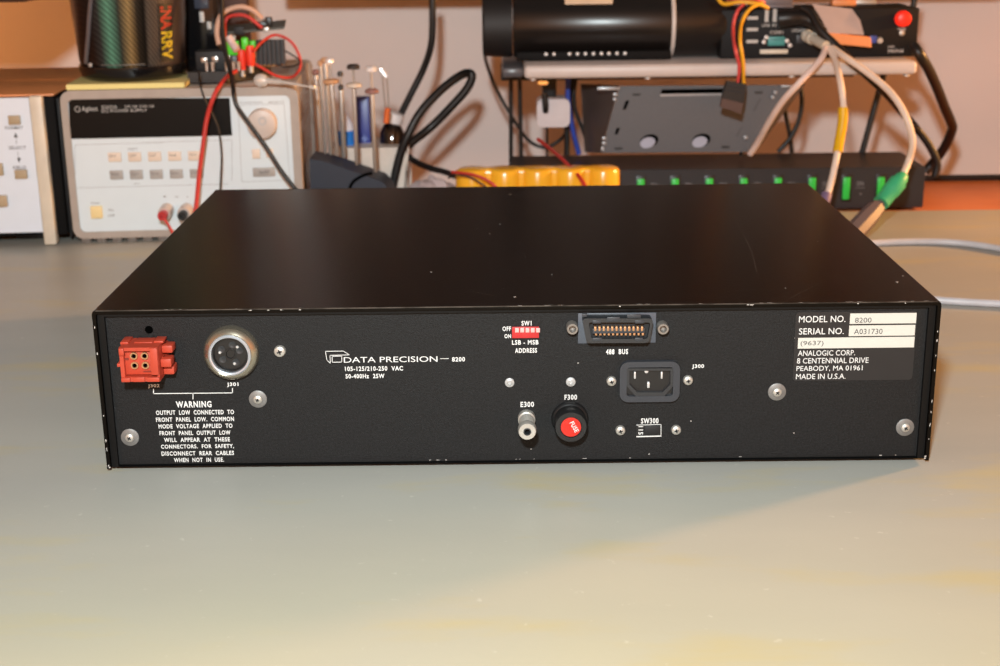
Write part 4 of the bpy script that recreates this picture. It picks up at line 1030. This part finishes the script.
T.add('panel_lettering', LW, mat('grey white print', (196,194,190), .6), smooth=False)
bm = NB(); T.rect(bm, 796.5,35.5,804,43, -.0006,.0006,.0003); T.add('round_port', bm, M['greyp'])
CX = T

# power brick and fabric strap lying on computer front
T = Thing('ribbon_cable', 'wide grey ribbon cable with orange connector on the computer front', 'ribbon cable', (at(845,20,cY-.014).x, cY-.014, at(845,20,cY-.014).z))
rb = mat('grey ribbon', (190,168,160), .5)
bm = NB()
Fp = [at(812,4,cY-.006),at(852,9,cY-.006),at(860,20,cY-.014),at(864,35,cY-.019),at(828,33,cY-.019),at(822,20,cY-.014)]
Fp = [p-T.loc for p in Fp]; solid(bm, Fp, [p+Vector((0,.0012,0)) for p in Fp]); T.add('ribbon', bm, rb)
Gq = [at(x,y,cY-.021)-T.loc for x, y in ((826,32.5),(871,37.5),(871.5,47.5),(840,44.5))]
bm = NB(); solid(bm, Gq, [p+Vector((0,.011,0)) for p in Gq]); bmesh.ops.bevel(bm, geom=list(bm.edges), offset=.0006, segments=1, affect='EDGES'); T.add('connector', bm, mat('orange ribbon connector', (246,156,96), .45), label='orange connector')
# loose bits on top of the case
ZC = ZS+.0004+zt
T = Thing('ribbon_connector', 'orange flat connector lying on top of the computer box', 'connector', (at(846,5,cY+.03).x, cY+.03, ZC+.0004))
bm = NB(); box(bm, -.013, .010, 0, .012, 0, .006, .001); T.add('shell', bm, mat('orange ribbon connector', (246,156,96), .45))
bm = NB(); box(bm, .0105, .030, .003, .010, .001, .005, .0006); T.add('grey_end', bm, M['satin'])
T = Thing('drive_cage', 'grey metal bracket lying on top of the computer box', 'bracket', (at(778,6,cY+.03).x, cY+.02, ZC+.0004))
bm = NB(); box(bm, -.019, .012, 0, .045, 0, .016, .001); T.add('bracket_plate', bm, mat('grey bracket', (120,114,118), .4, .3))
bm = NB(); box(bm, -.019, .012, -.006, -.0003, 0, .0025, .0006); T.add('bracket_lip', bm, mat('grey bracket', (120,114,118), .4, .3))

# power plug and its cable in front of the computer
thick = mat('soft black cable', (20,18,18), .4)
bm = NB(); tube(bm, pl((779,19,cY-.010),(790,18,cY-.012),(801,18,cY-.012),(812,22,cY-.014),(824,33,cY-.020)), .0085, 16, r2=.0045)
single('power_plug', bm, thick, 'black moulded power plug on the computer front', 'plug', at(779,19,cY-.010))
bm = NB(); pb = at(808,8,cY-.004)
cable('power_cable', pl((802,8,cY-.010),(811,14,cY-.016),(820,30,cY-.026),(836,46,cY-.036),(850,60,cY-.047),(866,74,cY-.047),(885,92,cY-.02),(902,112,cY+.04),(916,128,cY+.05),(929,145,cY+.05),(937,163,cY+.05),(935,176,cY+.05)), .0040, thick, 'black cable running from the computer plug behind the beige cables')
cable('power_cable', pl((913,45,cY-.006),(920,55,cY-.012),(929,70,cY),(938,90,cY+.02),(945,108,cY+.04),(951,122,cY+.06),(952,130,cY+.075),(944,148,cY+.09),(932,164,cY+.1),(925,172,cY+.1)), .0050, thick, 'thick black cable hanging off the right end of the shelf')
cable('power_cable', pl((913,8,cY+.05),(915,-4,cY+.05),(917,-20,cY+.05)), .003, thick, 'black cable rising behind the red button')
cable('power_cable', pl((799,80,.74),(802,100,.74),(799,120,.74),(790,138,.74),(778,152,.74)), .0024, cbm, 'black cable curving under the shelf right of the grey tray')
cable('power_cable', pl((783,98,.76),(786,116,.76),(790,135,.76),(792,154,.76)), .0024, cbm, 'black cable dropping straight behind the curved black cable')
cable('power_cable', pl((742,140,.70),(741.5,148,.70),(741,156,.70)), .002, cbm, 'short black cable below the right corner of the grey tray')
bl = mat('blue wire', (40,70,170), .4)
cable('network_cable', pl((568,78,.72),(568,98,.72),(570,115,.72),(574,135,.72),(579,154,.72)), .0026, bl, 'blue cable hanging beside the white wall adapter')
cable('network_cable', pl((576,78,.73),(574,95,.73),(576,112,.73),(583,130,.73),(588,146,.73)), .0020, cbm, 'black cable hanging right of the blue cable')
cable('network_cable', pl((572,77,.735),(569,100,.735),(567,125,.735),(567,155,.735)), .0030, cbm, 'black cable hanging behind the blue cable')
cable('power_cable', pl((547,126,.785),(547,140,.785),(547,156,.785)), .0012, blkw, 'thin lead hanging below the white wall adapter')

# beige keyboard cables and plugs
bc = mat('beige cable', (228,208,192), .45)
KY = cY-.034
for nm, x0_, y0_, x1_, y1_, lab in (('plug', 806,34,823,46,'cream round plug pushed into the computer front'),):
    bm = NB(); a_ = at(x0_,y0_+1,cY-.004); b_ = at(x1_+3,y1_,KY-.004)
    lathe(bm, a_, b_-a_, [(0,0),(.0055,0),(.0058,.004),(.005,.0045),(.005,.0075),(.0058,.008),(.0058,.012),(.0045,.0125),(.0045,(b_-a_).length),(0,(b_-a_).length)], 20)
    single('cable_plug', bm, mat('cream plug', (196,190,176), .4), lab, 'plug', a_)
cable('keyboard_cable', pl((826,48,KY-.004),(820,60,KY-.02),(800,82,KY-.03),(782,102,KY-.02),(768,124,KY),(758,142,KY+.02),(750,154,KY+.03)), .0030, mat('pinkish white cable', (226,204,196), .45), 'pale cable crossing down left in front of the grey tray')
cable('keyboard_cable', pl((829,48,KY-.004),(835,60,KY-.022),(840,80,KY-.05),(843,100,KY-.06),(843.5,115,KY-.065),(841,135,KY-.07),(838,150,KY-.075),(834,170,KY-.085),(829,190,KY-.09),(826,197,KY-.095)), .0030, bc, 'beige cable with yellow tag running down to the purple plug')
cable('keyboard_cable', pl((832,48,KY-.004),(845,57,KY-.026),(864,70,KY-.04),(884,86,KY-.055),(898,102,KY-.07),(908,122,KY-.08),(912.5,142,KY-.08),(909,160,KY-.075),(902.5,176,KY-.085)), .0031, bc, 'beige cable arching right and down to the green plug')
yl = mat('yellow tag tape', (226,176,20), .25, coat=.5)
bm = NB(); tube(bm, pl((843.2,108,KY-.0635),(842.6,122,KY-.067),(840,138,KY-.071),(837.6,152,KY-.076)), .0046, 12)
single('cable_tag', bm, yl, 'yellow tape tag wrapped round the middle beige cable', 'tag', at(843.2,108,KY-.0635))
bm = NB()
for y_ in (118,124,131,138): p_ = at(843.6-(y_-108)*.13,y_,KY-.0645-(y_-108)*.0003); box(bm, p_.x-.0014, p_.x+.0016, p_.y-.0052, p_.y-.0044, p_.z-.0012, p_.z+.0014)
bm.free(); bm = NB(); tube(bm, pl((827,194,KY-.0945),(824,204,KY-.10),(821,216,KY-.104)), .0048, 14, r2=.0056)
single('cable_plug', bm, mat('dusty purple plug', (120,100,130), .45), 'purple keyboard plug behind the right rear corner of the black box', 'plug', at(827,194,KY-.0945))
g0 = at(904,175,KY-.085); g1 = at(881,203,KY-.105)
bm = NB(); lathe(bm, g0, g1-g0, [(0,0),(.0042,0),(.0062,.004),(.0064,.009),(.0080,.010),(.0080,(g1-g0).length*.6),(.0072,(g1-g0).length*.63),(.0072,(g1-g0).length),(0,(g1-g0).length)], 20)
single('cable_plug', bm, mat('green plug', (60,176,122), .45), 'green mouse plug joined to the grey adapter', 'plug', g0)
g2 = at(851,236,KY-.14); dd_ = g2-g1
bm = NB(); lathe(bm, g1+dd_*.02, dd_, [(0,0),(.0045,0),(.0045,.004),(.0075,.006),(.0090,.020),(.0092,dd_.length*.75),(.0088,dd_.length),(0,dd_.length)], 8)
single('plug_adapter', bm, mat('mauve grey adapter', (104,90,90), .5), 'mauve grey adapter between green plug and black box', 'adapter', g1)
gc = mat('light grey cable', (196,194,198), .4)
ZG = MATZ+.0030
cable('grey_cable', [on(x,y,ZG) for x, y in ((845,245),(868,243.5),(895,242),(925,241.5),(955,242.5),(985,246),(1030,254))], .0029, gc, 'light grey cable lying on the mat behind the black box')
cable('grey_cable', [on(x,y,ZG) for x, y in ((895,296),(925,299),(950,301),(975,302.5),(1005,304),(1040,306))], .0029, gc, 'light grey cable lying right of the black box, nearest the camera')
cable('wall_cable', [Vector((at(x,y,BY-.004).x, BY-.0045, .0034)) for x, y in ((925,178),(955,177),(985,179),(1030,181))], .0032, cbm, 'dark cable lying along the foot of the wall')

# loose drive power connector hanging over the shelf edge
HY = shY-.012
o = at(732,92,HY); T = Thing('drive_power_connector', 'black drive power connector hanging in front of the shelf', 'connector', o)
Q = [at(x,y,HY)-o for x, y in ((727,81),(746,84),(744,103),(722,98))]
bm = NB(); solid(bm, Q, [p+Vector((0,.008,0)) for p in Q]); hd = T.add('housing', bm, M['black'])
bm = NB()
for f0 in (.25,.5):
    a_ = Q[0].lerp(Q[3], f0); b_ = Q[1].lerp(Q[2], f0); tube(bm, [a_+Vector((0,-.0003,0)), b_+Vector((0,-.0003,0))], .0005, 6, False)
T.add('ribs', bm, M['greyp'], hd)
Q2 = [at(x,y,HY-.001)-o for x, y in ((722,98.2),(743.5,103.2),(741,114),(720.5,107))]
bm = NB(); solid(bm, Q2, [p+Vector((0,.006,0)) for p in Q2]); T.add('lower_shell', bm, mat('dark brown plastic', (82,58,50), .5), label='dark brown lower shell')
ylwire = mat('yellow wire', (236,176,40), .4); pkw = mat('pinkish red wire', (214,80,78), .4)
cable('wire', pl((744,4,cY-.012),(737,12,cY-.018),(733,28,cY-.022),(735,48,HY-.006),(739,66,HY-.004),(738,82,HY+.003)), .0016, pkw, 'pinkish red wire running down to the drive power connector', 'wire')
cable('wire', pl((762,3,cY-.012),(750,9,cY-.020),(742,22,cY-.026),(740,40,HY-.008),(743,62,HY-.008),(744,84,HY+.003)), .0016, ylwire, 'yellow wire running down to the drive power connector', 'wire')
cable('wire', pl((752,4,cY-.012),(743,12,cY-.016),(738.5,28,cY-.020),(738,46,HY-.004),(740,64,HY-.001),(740,82,HY+.003)), .0016, blkw, 'black wire between red and yellow wires of the drive connector', 'wire')
cable('wire', pl((716,-4,cY+.0),(724,4,cY-.006),(740,2,cY-.012),(758,4,cY-.014),(768,8,cY-.006)), .0019, ylwire, 'yellow wire bundle lying along the top of the computer', 'wire')
cable('wire', pl((712,-8,cY+.004),(730,-2,cY-.003),(752,-2,cY-.008),(764,3,cY)), .0022, pkw, 'red wire above the yellow bundle on the computer', 'wire')

# ================================================================== GREY TRAY UNDER THE SHELF
gY = .672
o = at(680,150,gY); T = Thing('metal_tray', 'grey metal chassis tray leaning under the shelf', 'metal tray', (o.x, gY, ZS-.09))
gm = mat('grey painted sheet metal', (92,94,99), .45, var=.03, scale=300)
gs = mat('grey brown side flange', (84,76,72), .45, .2)
def tp(x, y, Y): return at(x, y, gY+Y)-T.loc
Fr = [tp(619,86,.004),tp(793,85,.004),tp(747,152,.004),tp(601,153,.004)]
bm = NB(); solid(bm, Fr, [p+Vector((0,.0015,0)) for p in Fr]); pnl = T.add('panel', bm, gm)
bm = NB(); Ls = [tp(581,84,.055),tp(618.6,85.5,.005),tp(600.6,153,.005),tp(585,152,.055)]; solid(bm, Ls, [p+Vector((-.0003,.0016,0)) for p in Ls]); T.add('left_flange', bm, gs)
bm = NB(); Rs = [tp(793.4,84.6,.005),tp(806,83,.04),tp(757,150,.04),tp(747.4,152,.005)]; solid(bm, Rs, [p+Vector((.0003,.0016,0)) for p in Rs]); T.add('right_flange', bm, gs)
def hol(pts, m_=M['hole'], nm='slot', dy=.0037):
    bm = NB(); V = [tp(x,y,dy) for x, y in pts]; solid(bm, V, [p+Vector((0,.0004,0)) for p in V]); return T.add(nm, bm, m_, pnl)
rim = mat('bright cut edge', (170,172,176), .35, .4)
hol([(662,89.5),(724,88.6),(724,93),(660.5,94)]); hol([(660.5,94.2),(724,93.2),(724,95.2),(660,96.3)], rim, 'slot_rim')
hol([(626,100.5),(629.5,100.5),(625.8,109.5),(622.5,109.5)]); hol([(616.5,128),(620,128),(617.5,134.5),(614.5,134.5)])
hol([(759,99),(761.5,98.5),(755,111),(752.5,111.2)], mat('shallow slot', (80,80,84), .5)); hol([(741,127),(743,126.5),(738,136),(735.5,136)], mat('shallow slot', (80,80,84), .5))
for a_, b_ in ((632,93.5),(754,91.5),(614,147.5),(721,146)):
    hol([(a_,b_),(a_+9,b_-.2),(a_+8,b_+2.4),(a_+1,b_+2.4)], M['greyd'], 'dimple')
def ell(cx_, cy_, rx, ry, m_, nm, dy, sk=0):
    hol([(cx_+rx*math.cos(t*PI/10)+sk*ry*math.sin(t*PI/10)*-.3, cy_+ry*math.sin(t*PI/10)) for t in range(20)], m_, nm, dy)
lighth = mat('pale metal seen through hole', (170,176,196), .5)
for cx_, cy_ in ((648.5,141.5),(700.5,140.8)):
    ell(cx_+.8, cy_-.6, 9, 6.6, M['hole'], 'round_hole', .0036, 1); ell(cx_-.8, cy_+1.2, 7.4, 5.6, lighth, 'hole_backing', .0032, 1)
for x, y, w, h in ((613,93,5,3.5),(613,98,4,3.2),(602,137,4.5,3.6),(602,142,4.5,3.4),(601,147,3.5,4.5),(774,91,3.5,3.5),(771.5,96,3.5,3.5),(744,136,4,3.6)):
    a_ = tp(x,y,.0); k_ = sc(a_+T.loc); bm = NB(); box(bm, a_.x, a_.x+w*k_, .0, .0036, a_.z-h*k_, a_.z, .0008); T.add('rivet_tab', bm, rim, pnl)
a_ = tp(597,87,.003); b_ = tp(620,86,.003); bm = NB(); box(bm, a_.x, b_.x, .0, .0035, a_.z-.003, a_.z, .0005); T.add('top_lip', bm, rim, pnl)
a_ = tp(781,85,.003); b_ = tp(799,85,.003); bm = NB(); box(bm, a_.x, b_.x, .0, .0035, a_.z-.002, a_.z, .0005); T.add('top_lip', bm, rim, pnl)

# white adapter on the wall
T = Thing('wall_adapter', 'rounded white wall adapter with a black plug under the left of the shelf', 'adapter', (at(554,114,.705).x, .705, at(554,128,.705).z))
bm = NB(); a_ = T.px(537,127.5,0); b_ = T.px(570,99,0); prism(bm, rrect(a_.x, b_.x, a_.z, b_.z, .006), 0, .03); T.add('body', bm, mat('white adapter plastic', (214,208,212), .4))
bm = NB(); p = T.px(545.5,112,-.002); q_ = T.px(544.5,94,-.004); tube(bm, [p,(p.x,-.004,p.z+.006),q_], .0028, 12, r2=.0034); T.add('plug', bm, M['black'], label='black plug')
bm = NB(); box(bm, a_.x+.006, a_.x+.020, .016, .029, b_.z+.0002, MATZ+zl-T.loc.z-.0003, .001); T.add('hanger', bm, M['black'])
T = Thing('indicator_lamp', 'small glowing amber lamp just under the left end of the shelf', 'lamp', at(543,84.5,.72))
zz = MATZ+zl
bm = NB(); lathe(bm, (0,0,0), (0,0,1), [(0,0),(.0045,.0004),(.0055,.002),(.003,.0035),(0,.0035)], 20); T.add('lens', bm, mat('glowing amber lens', (255,170,90), .4, emit=1.2))
bm = NB(); cyl(bm, (0,0,.0036), (0,0,max(.005, (ZS-.0137)-T.loc.z)), .0025, seg=14); T.add('stem', bm, M['greyd'])

# ================================================================== OVERHEAD CABINETS (out of frame, shade the wall)
cabinet(-1.25, -.392, .46, .2163, 'unseen brown cupboard added to shade the wall above the left instruments')  # left one is added out of view for its shade on the wall
cabinet(-.237, 1.25, .80, .2050, 'unseen shallow brown wall cupboard above the shelf')

# ================================================================== LIGHT
def area(name, loc, target, size, power, col, shape='DISK', size_y=None):
    l = bpy.data.lights.new(name, 'AREA'); l.shape = shape; l.size = size; l.energy = power; l.color = col
    if size_y: l.size_y = size_y
    o = bpy.data.objects.new(name, l); C.objects.link(o); o.location = loc
    o.rotation_euler = (Vector(target)-Vector(loc)).to_track_quat('-Z', 'Y').to_euler(); return o
area('camera_flash', (-.05,-.72,.466), (0,.45,.05), .05, 11.6, (.86,.98,1.0))
def spot(name, loc, target, cone, blend, power, col, rad):
    l = bpy.data.lights.new(name, 'SPOT'); l.spot_size = math.radians(cone); l.spot_blend = blend; l.energy = power; l.color = col; l.shadow_soft_size = rad
    o = bpy.data.objects.new(name, l); C.objects.link(o); o.location = loc
    o.rotation_euler = (Vector(target)-Vector(loc)).to_track_quat('-Z', 'Y').to_euler(); return o
spot('desk_lamp', (1.42,.68,.40), (.25,.05,0), 76, .7, 115, (1,.47,.15), .07)
spot('left_wall_fill', (-.90,.60,.195), (-.66,1.0,.12), 120, .9, 6.0, (1,.42,.13), .05)  # added warm fill to brighten the left wall, no visible lamp
wd = bpy.data.worlds.new('room_light'); S.world = wd; wd.use_nodes = True
N = wd.node_tree.nodes; L = wd.node_tree.links
bg = N['Background']; tc = N.new('ShaderNodeTexCoord'); sp = N.new('ShaderNodeSeparateXYZ'); L.new(tc.outputs['Generated'], sp.inputs[0])
mr = N.new('ShaderNodeMapRange'); mr.inputs[1].default_value = 0; mr.inputs[2].default_value = -.9; L.new(sp.outputs['Y'], mr.inputs[0])
mz = N.new('ShaderNodeMapRange'); mz.inputs[1].default_value = .75; mz.inputs[2].default_value = .1; L.new(sp.outputs['Z'], mz.inputs[0])
mu = N.new('ShaderNodeMath'); mu.operation = 'MULTIPLY'; L.new(mr.outputs[0], mu.inputs[0]); L.new(mz.outputs[0], mu.inputs[1])
cr = N.new('ShaderNodeValToRGB'); L.new(mu.outputs[0], cr.inputs['Fac'])
cr.color_ramp.elements[0].position = 0; cr.color_ramp.elements[0].color = (.13,.11,.095,1)
cr.color_ramp.elements[1].position = 1.0; cr.color_ramp.elements[1].color = (1.5,.56,.18,1)
L.new(cr.outputs['Color'], bg.inputs['Color']); bg.inputs['Strength'].default_value = 1.0
S.view_settings.view_transform = 'Standard'; S.view_settings.look = 'None'; S.view_settings.gamma = 1; S.view_settings.exposure = 0
S.view_settings.use_curve_mapping = False

# repeats of one kind share a group
GR = {'power_cable': 'black cables behind the instrument', 'keyboard_cable': 'beige keyboard cables from the computer', 'grey_cable': 'light grey cables lying on the mat',
      'test_lead': 'test leads on the power supply', 'unseen_wall_cabinet': 'unseen wall cupboards above the bench', 'network_cable': 'cables hanging beside the wall adapter', 'wire': 'thin loose wires behind the instrument', 'cable_plug': 'round plugs of the keyboard cables'}
for o in S.collection.objects:
    k_ = o.name.split('.')[0]
    if o.parent is None and k_ in GR and 'label' in o: o['group'] = GR[k_]
